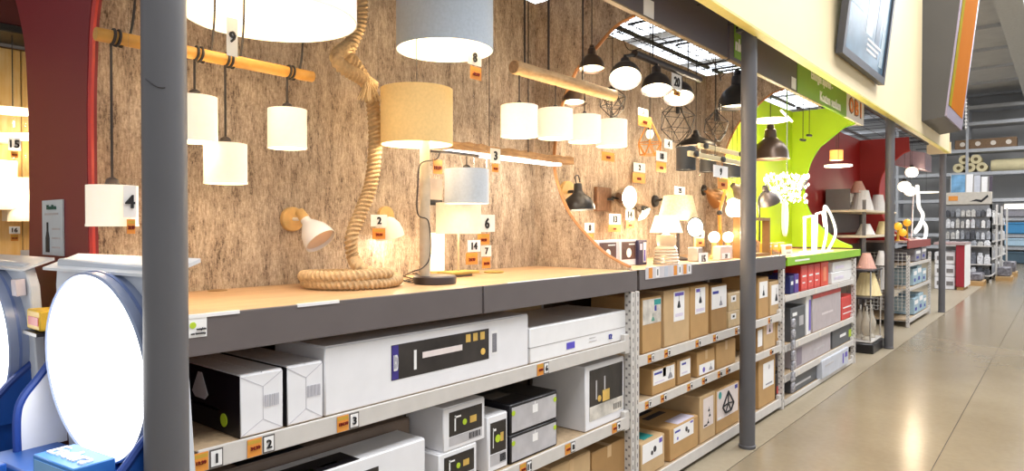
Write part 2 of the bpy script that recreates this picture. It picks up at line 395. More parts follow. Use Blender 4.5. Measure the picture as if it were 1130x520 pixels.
def unit(lab, ya, yb, levels, group='shelving units', uprights=(0, 1), xf=XF, zb=ZB):
    t = thing('shelving_unit', lab, 'shelf', ((xf + XW) / 2, (ya + yb) / 2, 0), group=group)
    for z, lip in levels:
        b = part(t, 'shelf_board', MB().box(XW + 0.01, xf - 0.012, ya + 0.045, yb - 0.01, z - 0.03, z - 0.008), CHIP)
        part(b, 'front_lip', MB().box(xf - 0.012, xf, ya + 0.04, yb, z - lip, z).bevel(0.002), STEEL)
        part(b, 'shelf_pan', MB().box(XW + 0.01, xf - 0.012, ya + 0.045, yb - 0.01, z - 0.036, z - 0.031), STEEL)
    for k in uprights:
        y = yb if k else ya
        for xx in (xf - 0.035, XW + 0.01):
            u_ = part(t, 'upright', MB().box(xx, xx + 0.045, y, y + 0.038, 0, zb - 0.116).bevel(0.002), STEEL)
            if xx > -2.2:
                m = MB()
                z = 0.06
                while z < zb - 0.14:
                    m.box(xx + 0.044, xx + 0.0456, y + 0.015, y + 0.023, z, z + 0.024); z += 0.05
                part(u_, 'slot_row', m, STEELD, kind='stuff')
                m = MB()
                z = 0.06
                while z < zb - 0.14:
                    m.box(xx + 0.008, xx + 0.02, y - 0.0006, y + 0.001, z, z + 0.012); m.box(xx + 0.026, xx + 0.038, y - 0.0006, y + 0.001, z + 0.02, z + 0.032); z += 0.05
                part(u_, 'side_slot_row', m, STEELD, kind='stuff')
    for z, lip in levels:
        if 1 in uprights: part(t, 'bracket', MB().box(xf - 0.03, xf - 0.001, yb - 0.052, yb - 0.001, z - 0.075, z + 0.03).bevel(0.003), STEEL)
    return t
unit('light steel shelving under the wooden bench, holding white lamp boxes', Y0, Y1 - 0.04, [(0.93, 0.06), (0.51, 0.062), (0.10, 0.07)], uprights=(1,))
unit('light steel shelving packed with brown cartons behind the middle post', Y1 + 0.01, Y2 - 0.05, [(0.82, 0.06), (0.555, 0.055), (0.10, 0.07)])
unit('light steel shelving with red and white boxes under the lime green bench', Y2 + 0.0, Y3 - 0.05, [(0.957, 0.055), (0.53, 0.06), (0.27, 0.06), (0.06, 0.05)], uprights=(1,))
# worktops
def bench(lab, ya, yb, edge, top=WOOD, xo=0.0, z=ZB, h=0.112):
    t = thing('worktop', lab, 'worktop', ((XF + XW) / 2, (ya + yb) / 2, z - h))
    part(t, 'top_board', MB().box(XW + 0.002, XF + xo - 0.004, ya, yb - 0.002, z - 0.03, z).bevel(0.002), top)
    part(t, 'front_edge', MB().box(XF + xo - 0.02, XF + xo, ya, yb - 0.002, z - h, z + 0.001).bevel(0.0015), edge)
    return t
ys = at_x(533, 315, XF).y
wt1 = bench('wooden display worktop with grey front edge under the rope coil', Y0, ys, EDGEG)
wt2 = bench('wooden display worktop with grey front edge under the driftwood beam lamp', ys, Y1 + 0.03, EDGEG, WOOD, 0.006)
wt3 = bench('wooden worktop with dark grey edge under the industrial lamps', Y1 + 0.06, Y2 + 0.03, EDGEG, WOOD, 0.004)
wt4 = bench('worktop with lime green front edge under the white curved lamps', Y2 + 0.06, Y3 + 0.2, LIMEF, PINE, 0.01, 1.285, 0.075)
g = at_z(240, 321, ZB)
part(wt1, 'cable_grommet', MB().lathe([(0.034, ZB - 0.002), (0.034, ZB + 0.003), (0.028, ZB + 0.003), (0.0, ZB + 0.001)], 24, Matrix.Translation((g.x, g.y, 0))), M('grommet', '9c7a52', 0.6))
for ua, ub, T in ((206, 264, wt1), (328, 374, wt1), (560, 640, wt2)):
    a, b = at_x(ua, 340, XF).y, at_x(ub, 335, XF).y
    part(T, 'price_rail', MB().box(XF - 0.006, XF + 0.003, a, b, ZB - 0.006, ZB + 0.004), PAPER)
# inventory sticker
a, b = at_x(205, 349, XF), at_x(228, 371, XF)
st = thing('edge_sticker', 'small white sticker with green dot on the bench edge beside the post', 'sticker', (XF, a.y, b.z))
s_ = part(st, 'sticker', MB().box(XF, XF + 0.0015, a.y, b.y, b.z, at_x(228, 346, XF).z), PAPER)
part(s_, 'green_dot', MB().lathe([(0.0, 0.002), (0.009, 0.002), (0.009, 0.0)], 14, aim((XF + 0.0015, a.y + 0.018, b.z + 0.034), (1, 0, 0))), GREENP)
letter(s_, 'complete', (XF + 0.003, b.y - 0.016, b.z + 0.022), 0.008, INK, 0.026); letter(s_, 'our inventory', (XF + 0.003, (a.y + b.y) / 2 + 0.004, b.z + 0.010), 0.007, INK, 0.04)
def row(items, zc, h): tags_for('', [((n, d), p, u, 0) for n, p, u, d in items], zc, XF + 0.001, h)
row([('1', '19.99', 230, 'numbered 1 nearest the thick post'), ('2', '34.99', 289, 'numbered 2 under the leftmost white ended box'), ('3', '124.99', 385, 'numbered 3 under the long LED box'), ('6', '49.99', 600, 'under the white lidded carton')], 0.899, 0.052)
row([('11', '29.99', 581, 'under the stacked grey lamp boxes'), ('8', '44.99', 630, 'left of the lantern photo box'), ('9', '64.99', 681, 'under the lantern photo box')], 0.479, 0.05)
row([('1', '59.99', 719, 'under the carton next to the upright, top shelf'), ('2', '39.99', 737, 'under the left edge of the tall pendant carton'), ('3', '89.99', 771, 'under the tall orange brown carton'), ('4', '79.99', 790, 'under the carton left of the plastic bags'), ('5', '29.99', 814, 'under the bagged beige boxes'), ('6', '69.99', 850, 'on the top carton shelf right of the post')], 0.79, 0.045)
row([('7', '49.99', 716, 'leftmost on the second carton shelf'), ('8', '35.99', 733, 'under the wide low carton'), ('9', '25.99', 762, 'under the small carton with upright label'), ('10', '45.99', 778, 'under the carton labelled along its lower edge'), ('12', '19.99', 795, 'under the left side of the plain unlabelled carton'), ('13', '15.99', 804, 'under the right side of the plain unlabelled carton'), ('14', '22.99', 852, 'on the second carton shelf right of the post')], 0.528, 0.043)
# ---- boxes on shelves
def face_rect(B, a0, b0, a1, b1):
    x, ya, yb, z0, z1 = B; return ya + (yb - ya) * a0, ya + (yb - ya) * a1, z0 + (z1 - z0) * b0, z0 + (z1 - z0) * b1
def pbox(name, lab, cat, u0, u1, z0, z1, mat, x=None, depth=0.45, prints=(), group=None, flaps=True, tape=None, side=(), top=(), seam=None, rz=0.0):
    x = XF - 0.03 if x is None else x
    ya, yb = at_x(u0, 300, x).y, at_x(u1, 300, x).y
    T = thing(name, lab, cat, (x, (ya + yb) / 2, z0), group=group)
    if rz: T.rotation_euler[2] = rz
    part(T, 'body', MB().box(x - depth, x, ya, yb, z0, z1).bevel(min(0.004, (z1 - z0) * 0.03)), mat)
    if flaps:
        ym = (ya + yb) / 2; d = 0.001
        m = MB().box(x - depth + 0.004, x - 0.004, ya + 0.004, ym - 0.0015, z1 - 0.001, z1 + 0.0025).box(x - depth + 0.004, x - 0.004, ym + 0.0015, yb - 0.004, z1 - 0.001, z1 + 0.0025)
        part(T, 'top_flaps', m, mat)
    if tape is not None:
        ym = (ya + yb) / 2
        part(T, 'tape_strip', MB().box(x - depth * 0.98, x + 0.0012, ym - 0.02, ym + 0.02, z1 + 0.002, z1 + 0.0035).box(x, x + 0.0012, ym - 0.02, ym + 0.02, z1 - 0.06, z1 + 0.0035), tape)
    if seam:
        part(T, 'lid_seam', MB().box(x - depth, x + 0.0012, ya - 0.0005, yb + 0.0005, z0 + (z1 - z0) * seam, z0 + (z1 - z0) * seam + 0.003), M('seam', 'a8a2a0', 0.7))
    B = (x, ya, yb, z0, z1); last = None
    for pr in prints:
        kind, a0, b0, a1, b1, mt = pr[:6]; p0, p1, q0, q1 = face_rect(B, a0, b0, a1, b1)
        if kind == 'label': last = part(T, 'printed_label', MB().box(x, x + 0.0012, p0, p1, q0, q1), mt)
        elif kind == 'pic': part(last or T, 'picture', MB().box(x + 0.001, x + 0.002, p0, p1, q0, q1), mt)
        elif kind == 'dot': part(last or T, 'round_mark', MB().lathe([(0, 0.0028), ((q1 - q0) / 2, 0.0028), ((q1 - q0) / 2, 0)], 18, aim((x, (p0 + p1) / 2, (q0 + q1) / 2), (1, 0, 0))), mt)
        elif kind == 'lamp':   # printed pendant silhouette
            yc = (p0 + p1) / 2; h = q1 - q0; w_ = (p1 - p0)
            poly = [(yc - .02 * w_, q1), (yc + .02 * w_, q1), (yc + .02 * w_, q0 + h * .55), (yc + .18 * w_, q0 + h * .5), (yc + .5 * w_, q0 + h * .1), (yc + .4 * w_, q0), (yc - .4 * w_, q0), (yc - .5 * w_, q0 + h * .1), (yc - .18 * w_, q0 + h * .5), (yc - .02 * w_, q0 + h * .55)]
            part(last or T, 'lamp_picture', MB().prism(poly, x + 0.001, x + 0.0027, 'yz'), mt)
        elif kind == 'text': letter(last or T, pr[6], (x + 0.0032, (p0 + p1) / 2, (q0 + q1) / 2), q1 - q0, mt, p1 - p0)
        elif kind == 'bars':
            m = MB(); k = 0; y = p0
            while y < p1: m.box(x + 0.001, x + 0.0026, y, y + (p1 - p0) * (0.03 if k % 3 else 0.06), q0, q1); y += (p1 - p0) * 0.1; k += 1
            part(last or T, 'barcode', m, mt, kind='stuff')
        elif kind == 'vee':    # folded-in end flaps
            c0, c1 = (p0 + p1) / 2, (q0 + q1) / 2; m = MB(); cy0, cy1 = p0 + (p1 - p0) * .52, q0 + (q1 - q0) * .5
            for a, b in (((p0, q1), (cy0, q0 + (q1 - q0) * .78)), ((p1, q1), (cy0, q0 + (q1 - q0) * .78)), ((p0, q0), (cy0, q0 + (q1 - q0) * .22)), ((p1, q0), (cy0, q0 + (q1 - q0) * .22)), ((cy0, q0 + (q1 - q0) * .22), (cy0, q0 + (q1 - q0) * .78))):
                m.tube([(x, a[0], a[1]), (x, b[0], b[1])], 0.0012, 4)
            part(T, 'flap_fold', m, mt)
    for pr in side:            # on the face looking -y : a from back (0) to front (1)
        kind, a0, b0, a1, b1, mt = pr[:6]; xa, xb = x - depth + depth * a0, x - depth + depth * a1; q0, q1 = z0 + (z1 - z0) * b0, z0 + (z1 - z0) * b1
        if kind == 'plate': last = part(T, 'side_print', MB().box(xa, xb, ya - 0.0012, ya, q0, q1), mt)
        elif kind == 'disc': part(last or T, 'side_mark', MB().lathe([(0, 0.0025), ((q1 - q0) / 2, 0.0025), ((q1 - q0) / 2, 0)], 18, aim(((xa + xb) / 2, ya, (q0 + q1) / 2), (0, -1, 0))), mt)
        elif kind == 'bell':
            xc, h, w_ = (xa + xb) / 2, q1 - q0, xb - xa
            part(last or T, 'lamp_picture', MB().prism([(xc - .12 * w_, q1), (xc + .12 * w_, q1), (xc + .5 * w_, q0 + .2 * h), (xc + .3 * w_, q0), (xc - .3 * w_, q0), (xc - .5 * w_, q0 + .2 * h)], ya - 0.0026, ya - 0.0005), mt)
    for pr in top:
        a0, b0, a1, b1, mt = pr[:5]; part(T, 'top_print', MB().box(x - depth + depth * b0, x - depth + depth * b1, ya + (yb - ya) * a0, ya + (yb - ya) * a1, z1 + 0.0025, z1 + 0.0038), mt)
    return T, B
def ztop(u, v, x=None): return at_x(u, v, XF - 0.03 if x is None else x).z
S1, S2, S0 = 0.925, 0.505, 0.095
LAV = M('pale_lilac_print', 'd7cfe0', 0.5, var=0.1, vs_=25); GRAD = M('photo_print', 'cfc9bf', 0.45, var=0.35, vs_=12); SIL = M('silver_print', 'b9b6b8', 0.4, var=0.15, vs_=10)
# bench shelf, upper row
for u0, u1, v, lab in ((264, 312, 416, 'white ended lamp box with black picture side, leftmost on the upper shelf'), (316, 356, 406, 'white ended lamp box beside the long flat light box')):
    T, B = pbox('lamp_box', lab, 'box', u0, u1, S1, ztop(u0, v), WHITE, depth=0.42, group='white ended lamp boxes',
         prints=[('vee', 0.02, 0.02, 0.98, 0.98, M('fold_line', 'bdbac2', 0.6)), ('bars', 0.55, 0.42, 0.9, 0.62, M('faint_print', 'c9c7ce', 0.6))],
         side=[('plate', 0, 0, 1, 1, BLACK), ('bell', 0.30, 0.45, 0.55, 0.9, PAPER), ('bell', -0.0, 0.45, 0.2, 0.9, PAPER), ('plate', 0.1, 0.33, 0.7, 0.37, PAPER), ('disc', 0.73, 0.1, 0.83, 0.32, GREENP)])
pbox('led_light_box', 'long white cardboard box with black LED light picture on the upper shelf', 'box', 358, 583, S1, ztop(583, 347), WHITE, depth=0.30,
     prints=[('label', 0.26, 0.30, 0.75, 0.86, PICD), ('pic', 0.262, 0.31, 0.29, 0.85, M('violet_print', '3b2f86', 0.5)), ('text', 0.268, 0.45, 0.286, 0.7, PAPER, 'LED'),
             ('pic', 0.40, 0.56, 0.60, 0.66, M('led_strip_print', 'e8dcd8', 0.4, emit=0.0)), ('pic', 0.36, 0.40, 0.372, 0.72, PAPER),
             ('pic', 0.62, 0.68, 0.645, 0.82, GOLD), ('pic', 0.66, 0.68, 0.685, 0.82, GOLD), ('pic', 0.70, 0.68, 0.725, 0.82, GOLD), ('dot', 0.7, 0.4, 0.73, 0.52, GOLD),
             ('label', 0.765, 0.36, 0.80, 0.80, PAPER), ('bars', 0.77, 0.4, 0.795, 0.75, GREYP)])
pbox('flat_carton', 'white lidded carton with purple marker stamp beside the upright on the upper shelf', 'box', 585, 692, S1, ztop(690, 343), WHITE2, depth=0.4, seam=0.44,
     prints=[('pic', 0.33, 0.16, 0.41, 0.36, M('purple_marker', '5a4fc0', 0.6)), ('pic', 0.56, 0.33, 0.63, 0.35, SIL), ('pic', 0.56, 0.22, 0.64, 0.24, SIL), ('text', 0.76, 0.16, 0.83, 0.32, INKB, '12')])
pbox('kraft_carton', 'low brown carton lying behind the long white light box', 'box', 490, 598, S1, 1.175, KRAFT2, x=-2.3, depth=0.22, tape=TAPE)
# middle row
pbox('flat_lamp_box', 'big flat white box with black window picture, lowest left in view', 'box', 240, 469, S2, ztop(469, 484), WHITE, depth=0.16,
     prints=[('label', 0.18, 0.08, 0.72, 0.82, PICD)], top=[(0.30, 0.30, 0.62, 0.98, BLACK), (0.40, 0.72, 0.42, 0.86, GREENP), (0.45, 0.72, 0.54, 0.80, GOLD)])
pbox('flat_lamp_box', 'big flat box in shadow with black label, behind the flat white box', 'box', 225, 452, S2, 0.775, M('shadow_toned_card', '8a7768', 0.6), x=-2.045, depth=0.16, group=None,  # shelf shadow is put into this box's grey-brown card colour
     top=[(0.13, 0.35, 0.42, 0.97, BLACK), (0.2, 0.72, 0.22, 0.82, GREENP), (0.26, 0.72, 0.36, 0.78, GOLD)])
PR = [('label', 0.13, 0.32, 0.92, 0.88, PICD), ('pic', 0.25, 0.42, 0.28, 0.78, PAPER), ('pic', 0.25, 0.72, 0.4, 0.76, PAPER), ('pic', 0.62, 0.5, 0.78, 0.66, GOLD), ('dot', 0.44, 0.5, 0.54, 0.64, GREENP), ('label', 0.13, 0.1, 0.92, 0.3, SIL), ('bars', 0.6, 0.13, 0.88, 0.27, INK)]
zl = 0.66
pbox('small_lamp_box', 'small white box with black lamp picture, under another on the middle shelf', 'box', 484, 526, S2, zl, WHITE, depth=0.22, prints=PR, group='small white boxes with black pictures')
pbox('small_lamp_box', 'small white box with black lamp picture, stacked on top', 'box', 489, 535, zl + 0.003, zl + 0.175, WHITE, depth=0.22, prints=PR, group='small white boxes with black pictures')
pbox('small_lamp_box', 'upright white box with black lamp picture beside the grey stack', 'box', 538, 560, S2, ztop(550, 458), WHITE, x=XF - 0.035, depth=0.25, prints=PR, group='small white boxes with black pictures')
zl = S2 + 0.125
GB = [('label', 0.03, 0.06, 0.97, 0.90, SIL), ('pic', 0.45, 0.5, 0.56, 0.78, PAPER), ('pic', 0.5, 0.75, 0.51, 0.9, PAPER), ('dot', 0.02, 0.62, 0.1, 0.8, GREENP), ('dot', 0.9, 0.62, 0.98, 0.8, GREENP)]
pbox('grey_lamp_box', 'black edged grey lamp box, lower of the two stacked', 'box', 563, 615, S2, zl, BLACK, depth=0.4, prints=GB, group='stacked grey lamp boxes')
pbox('grey_lamp_box', 'black edged grey lamp box, upper of the two stacked', 'box', 563, 615, zl + 0.004, zl + 0.135, BLACK, depth=0.4, prints=GB, group='stacked grey lamp boxes', top=[(0.05, 0.5, 0.4, 0.7, M('lid_print', '6f675f', 0.5))])
pbox('white_lamp_box', 'white box with dark photo of a glowing lantern beside the upright', 'box', 646, 689, S2, ztop(646, 406), WHITE, depth=0.34,
     prints=[('label', 0.1, 0.14, 0.95, 0.93, PICD), ('pic', 0.1, 0.14, 0.95, 0.36, GRAD), ('bars', 0.7, 0.18, 0.9, 0.28, INK), ('pic', 0.42, 0.38, 0.6, 0.56, GOLD), ('pic', 0.46, 0.55, 0.49, 0.78, SIL), ('pic', 0.25, 0.45, 0.28, 0.75, SIL), ('dot', 0.3, 0.4, 0.38, 0.5, GOLD)])
pbox('kraft_carton', 'pale brown carton on the lowest shelf under the grey boxes', 'box', 608, 652, S0, 0.40, KRAFT2, depth=0.35, tape=TAPE)
pbox('kraft_carton', 'dark brown carton with dark marks on the lowest shelf beside the upright', 'box', 654, 690, S0, 0.38, KRAFT3, depth=0.35, tape=TAPE, top=[(0.2, 0.3, 0.8, 0.7, INK)])
pbox('kraft_carton', 'brown carton on the lowest shelf at the bottom edge', 'box', 560, 604, S0, 0.36, KRAFT, depth=0.35, tape=TAPE)
# carton bay, top row
R1, R2, R3 = 0.815, 0.55, 0.095
def lamps(a0, b0, a1, b1, m=INK): return ('lamp', a0, b0, a1, b1, m)
pbox('carton', 'brown carton with big white lamp label on its top half, next to the upright', 'carton', 709, 730, R1, ztop(709, 330), KRAFT, depth=0.35, group='lamp cartons',
     prints=[('label', 0.02, 0.52, 0.97, 0.97, GRAD), ('pic', 0.6, 0.85, 0.95, 0.95, TEAL), ('pic', 0.62, 0.74, 0.72, 0.84, INKB), lamps(0.45, 0.56, 0.62, 0.7, M('green_glass_print', '5f9a86', 0.5))])
pbox('carton', 'tall brown carton with narrow pendant lamp label on the top shelf', 'carton', 733, 761, R1, ztop(733, 322), KRAFT2, depth=0.35, group='lamp cartons',
     prints=[('label', 0.36, 0.42, 0.78, 0.96, PAPER), ('pic', 0.4, 0.88, 0.75, 0.94, PURP), lamps(0.5, 0.66, 0.62, 0.9), ('pic', 0.42, 0.5, 0.72, 0.56, LAV)])
pbox('carton', 'tall orange brown carton with narrow label next to the narrow-labelled one', 'carton', 762, 782, R1, ztop(762, 317), KRAFT, depth=0.35, group='lamp cartons',
     prints=[('label', 0.25, 0.46, 0.8, 0.96, PAPER), ('pic', 0.3, 0.88, 0.5, 0.94, PURP), lamps(0.45, 0.66, 0.6, 0.9), ('pic', 0.3, 0.5, 0.75, 0.56, LAV)])
pbox('carton', 'brown carton with white label across its upper half, left of plastic bags', 'carton', 785, 802, R1, ztop(785, 316), KRAFT3, depth=0.35, group='lamp cartons',
     prints=[('label', 0.02, 0.5, 0.98, 0.97, PAPER), ('pic', 0.08, 0.82, 0.45, 0.88, INKB), lamps(0.5, 0.55, 0.7, 0.75, GREYP)])
for k, (za, zb_) in enumerate(((R1, R1 + 0.115), (R1 + 0.118, R1 + 0.25))):
    pbox('bagged_box', ['beige box in clear bag, lower of two behind the post', 'beige box in clear bag, upper of two behind the post'][k], 'box', 804, 822, za, zb_, M('beige_card', 'c2a77c', 0.3, var=0.15), depth=0.3, group='bagged beige boxes',
         prints=[('label', 0.15, 0.5, 0.45, 0.85, PAPER), ('pic', 0.25, 0.6, 0.36, 0.75, INK)])
pbox('carton', 'narrow brown carton with label just right of the post, top shelf', 'carton', 837, 848, R1, 1.14, KRAFT, depth=0.3, group='lamp cartons', prints=[('label', 0.1, 0.5, 0.9, 0.9, PAPER), lamps(0.4, 0.55, 0.6, 0.8)])
pbox('carton', 'small brown carton with square label at the right end of the top shelf', 'carton', 850, 863, R1, 1.09, KRAFT2, depth=0.3, group='lamp cartons', prints=[('label', 0.1, 0.3, 0.9, 0.9, PAPER), lamps(0.4, 0.4, 0.6, 0.8)])
# second row
pbox('carton', 'wide low brown carton with white pendant label on the second shelf', 'carton', 720, 746, R2, ztop(720, 409), KRAFT, depth=0.3, group='lamp cartons', tape=TAPE, flaps=True,
     prints=[('label', 0.04, 0.38, 0.93, 0.95, PAPER), ('pic', 0.08, 0.78, 0.4, 0.86, INKB), ('pic', 0.1, 0.45, 0.5, 0.5, LAV), lamps(0.65, 0.45, 0.85, 0.88, GREYP)])
pbox('carton', 'small brown carton with upright white label on the second shelf', 'carton', 748, 763, R2, ztop(748, 398), KRAFT3, depth=0.3, group='lamp cartons', prints=[('label', 0.18, 0.32, 0.92, 0.93, PAPER), ('pic', 0.3, 0.75, 0.6, 0.83, INKB), ('pic', 0.3, 0.4, 0.7, 0.46, LAV)])
pbox('carton', 'brown carton with label along its lower edge on the second shelf', 'carton', 770, 789, R2, ztop(770, 390), KRAFT, depth=0.3, group='lamp cartons', tape=TAPE, prints=[('label', 0.1, 0.05, 0.97, 0.48, PAPER), ('dot', 0.25, 0.12, 0.45, 0.34, PURP), lamps(0.65, 0.12, 0.85, 0.4, GREYP)])
pbox('carton', 'plain brown carton without label left of the post on the second shelf', 'carton', 791, 812, R2, ztop(791, 380), KRAFT, depth=0.3, group='lamp cartons', tape=TAPE)
pbox('carton', 'thin brown carton right of the post on the second shelf', 'carton', 836, 842, R2, 0.77, KRAFT3, depth=0.3, group='lamp cartons', prints=[('label', 0.1, 0.2, 0.9, 0.8, PAPER)])
pbox('carton', 'brown carton with small square pink label right of the post', 'carton', 843, 856, R2, 0.79, KRAFT2, depth=0.3, group='lamp cartons', prints=[('label', 0.25, 0.5, 0.75, 0.88, M('pink_paper', 'e8d5d8', 0.6)), lamps(0.42, 0.55, 0.58, 0.8)])
pbox('carton', 'small low brown carton at the right end of the second shelf', 'carton', 857, 864.5, R2, 0.74, KRAFT, depth=0.3, group='lamp cartons', prints=[('label', 0.2, 0.3, 0.8, 0.85, PAPER)])
# floor row
ARM = M('lamp_arm_print', '3a3436', 0.6)
pbox('carton', 'brown carton with spotlight label at the foot of the upright, bottom row', 'carton', 708, 734, R3, ztop(734, 478), KRAFT2, depth=0.3, group='lamp cartons', prints=[('label', 0.05, 0.42, 0.9, 0.97, PAPER), ('dot', 0.5, 0.6, 0.62, 0.78, ARM), ('dot', 0.38, 0.55, 0.5, 0.68, ARM), ('pic', 0.75, 0.8, 0.88, 0.93, PURP)], top=[(0.3, 0.5, 0.7, 0.9, TEAL)])
pbox('carton', 'big brown carton with spotlight label and lamp printed on its lid', 'carton', 740, 771, R3, ztop(740, 474), KRAFT, depth=0.4, group='lamp cartons', prints=[('label', 0.12, 0.5, 0.82, 0.96, PAPER), ('dot', 0.5, 0.68, 0.62, 0.84, ARM), ('dot', 0.58, 0.6, 0.68, 0.72, ARM), ('pic', 0.16, 0.8, 0.34, 0.86, INKB), ('pic', 0.7, 0.88, 0.8, 0.94, PURP), ('dot', 0.2, 0.56, 0.3, 0.66, PURP)], top=[(0.1, 0.2, 0.75, 0.3, ARM), (0.2, 0.4, 0.8, 0.52, ARM), (0.3, 0.75, 0.9, 0.98, LAV)])
pbox('carton', 'tall narrow brown carton with three-pendant label, bottom row', 'carton', 773, 790, R3, ztop(773, 439), KRAFT2, depth=0.35, group='lamp cartons', prints=[('label', 0.2, 0.3, 0.85, 0.93, M('blush_paper', 'e6d9d4', 0.6)), lamps(0.5, 0.62, 0.62, 0.72), lamps(0.55, 0.5, 0.67, 0.6), lamps(0.45, 0.36, 0.57, 0.46), ('pic', 0.25, 0.33, 0.45, 0.36, INK)])
T, B = pbox('carton', 'brown carton with black cage lamp picture and teal round mark', 'carton', 791, 816, R3, ztop(791, 432), KRAFT, depth=0.35, group='lamp cartons', prints=[('label', 0.03, 0.3, 0.95, 0.98, M('blush_paper', 'e6d9d4', 0.6)), ('pic', 0.06, 0.31, 0.2, 0.36, PAPER), ('pic', 0.8, 0.86, 0.92, 0.95, INKB), ('dot', 0.02, 0.78, 0.28, 0.95, TEAL)])
x, ya, yb, z0, z1 = B; yc, W_ = (ya + yb) / 2, yb - ya; H_ = z1 - z0
out = [(yc, z0 + .88 * H_), (yc + .24 * W_, z0 + .56 * H_), (yc + .12 * W_, z0 + .4 * H_), (yc - .12 * W_, z0 + .4 * H_), (yc - .24 * W_, z0 + .56 * H_)]
m = MB()
for i in range(5): m.tube([(x + .002, *out[i]), (x + .002, *out[(i + 1) % 5])], 0.0075, 4)
for i in (1, 2, 3, 4): m.tube([(x + .002, *out[i]), (x + .002, yc, z0 + .6 * H_)], 0.006, 4)
m.tube([(x + .002, *out[0]), (x + .002, yc, z0 + .6 * H_)], 0.006, 4)
part(T, 'cage_lamp_picture', m, INK)
pbox('carton', 'tall brown carton with white sheet label right of the post, bottom row', 'carton', 838, 856, R3, 0.5, KRAFT, depth=0.3, group='lamp cartons', prints=[('label', 0.25, 0.35, 0.9, 0.85, PAPER), ('dot', 0.5, 0.7, 0.7, 0.8, SIL), ('pic', 0.4, 0.4, 0.8, 0.43, GREYP)])
pbox('dark_carton', 'low dark carton at the right end of the bottom carton row', 'carton', 857, 864.5, R3, 0.3, PICD, depth=0.3, prints=[('label', 0.1, 0.2, 0.9, 0.5, BRIGHTR)])
# lime bay boxes
G1, G2, G3, G4 = 0.952, 0.525, 0.265, 0.055
RP = [('label', 0.08, 0.1, 0.92, 0.9, M('red_print', 'e0564c', 0.5, var=0.2, vs_=30)), ('pic', 0.2, 0.55, 0.8, 0.62, PAPER), ('pic', 0.2, 0.3, 0.6, 0.35, PAPER)]
pbox('bulb_box', 'small navy box at the left end under the lime bench', 'box', 872, 876, G1, 1.11, M('navy_card', '27306e', 0.5), depth=0.2, prints=[('pic', 0.2, 0.5, 0.8, 0.7, PAPER)])
pbox('bulb_box', 'small purple box beside the navy one under the lime bench', 'box', 877, 881.5, G1, 1.12, M('violet_card', '5b3f94', 0.5), depth=0.2, prints=[('pic', 0.2, 0.5, 0.8, 0.7, PAPER)])
for k, (a, b, lab) in enumerate(((884, 891, 'red boxed lamp, first left under the lime bench'), (891.5, 898, 'red boxed lamp, middle of three under the lime bench'), (898.5, 905, 'red boxed lamp, third under the lime bench'))):
    pbox('red_box', lab, 'box', a, b, G1, 1.185, BRIGHTR, depth=0.25, prints=RP, group='red boxes under the lime bench')
pbox('orange_box', 'orange red tall pack leaning beside the red boxes', 'box', 906, 914, G1, 1.19, M('vermilion', 'e0482a', 0.4), depth=0.2, prints=[('pic', 0.3, 0.2, 0.7, 0.8, M('peach', 'f0936e', 0.5))])
pbox('flat_white_pack', 'flat white pack, lower of two under the lime bench', 'box', 918, 942, G1, 1.065, WHITE2, depth=0.3, prints=[('pic', 0.1, 0.3, 0.5, 0.6, LAV)], group='flat white packs')
pbox('flat_white_pack', 'flat white pack, upper of two under the lime bench', 'box', 919, 942, 1.07, 1.17, WHITE2, depth=0.3, prints=[('pic', 0.1, 0.3, 0.5, 0.6, LAV)], group='flat white packs')
pbox('grey_box', 'dark grey lamp box at left end of the second lime bay shelf', 'box', 873, 889, G2, 0.82, M('slate_card', '57595c', 0.5), depth=0.35, prints=[('pic', 0.55, 0.4, 0.85, 0.7, SIL), ('pic', 0.1, 0.75, 0.4, 0.85, PAPER)])
pbox('slim_white_box', 'slim white box with violet side between grey and red topped boxes', 'box', 890, 895, G2, 0.89, WHITE2, depth=0.3, prints=[('pic', 0.55, 0.1, 0.95, 0.9, PURP)])
pbox('red_topped_box', 'large white and silver box with red top on the second lime bay shelf', 'box', 897, 928, G2, 0.885, M('silver_card', 'b9aeb0', 0.45), depth=0.35, prints=[('label', 0, 0.9, 1, 1, BRIGHTR), ('pic', 0.3, 0.38, 0.7, 0.44, M('ghost_ink', 'd8cfd0', 0.5))], top=[(0, 0, 1, 1, BRIGHTR)])
pbox('red_box', 'low red box at right end of the second lime bay shelf', 'box', 929, 943, G2, 0.77, BRIGHTR, depth=0.3, prints=[('pic', 0.1, 0.5, 0.9, 0.56, PAPER), ('pic', 0.1, 0.25, 0.9, 0.29, PAPER)])
pbox('grey_box', 'long pale grey lamp box on the third lime bay shelf', 'box', 877, 917, G3, 0.46, M('pale_lilac_card', 'b6aeb2', 0.5), depth=0.35, prints=[('pic', 0.05, 0.1, 0.18, 0.9, M('mauve', '857a86', 0.5)), ('pic', 0.5, 0.4, 0.8, 0.5, SIL)], top=[(0, 0, 1, 1, M('taupe_card', '8d7263', 0.6))])
pbox('grey_box', 'dark grey box with white mark on the third lime bay shelf', 'box', 919, 941, G3, 0.47, M('slate_card', '57595c', 0.5), depth=0.35, prints=[('pic', 0.35, 0.4, 0.65, 0.55, PAPER), ('pic', 0.8, 0.2, 0.95, 0.6, GREENP)])
pbox('grey_box', 'long dark grey box on the lowest lime bay shelf', 'box', 875, 907, G4, 0.22, M('slate_card', '57595c', 0.5), depth=0.35, prints=[('pic', 0.05, 0.3, 0.6, 0.42, SIL)])
pbox('pale_box', 'pale blue grey box standing proud on the lowest lime bay shelf', 'box', 908, 937, G4, 0.23, M('ice_card', 'c3c6cf', 0.5), x=XF + 0.02, depth=0.3, prints=[('pic', 0.75, 0.2, 0.8, 0.8, PURP), ('pic', 0.1, 0.6, 0.4, 0.7, SIL), ('pic', 0.85, 0.5, 0.95, 0.8, PURP)])
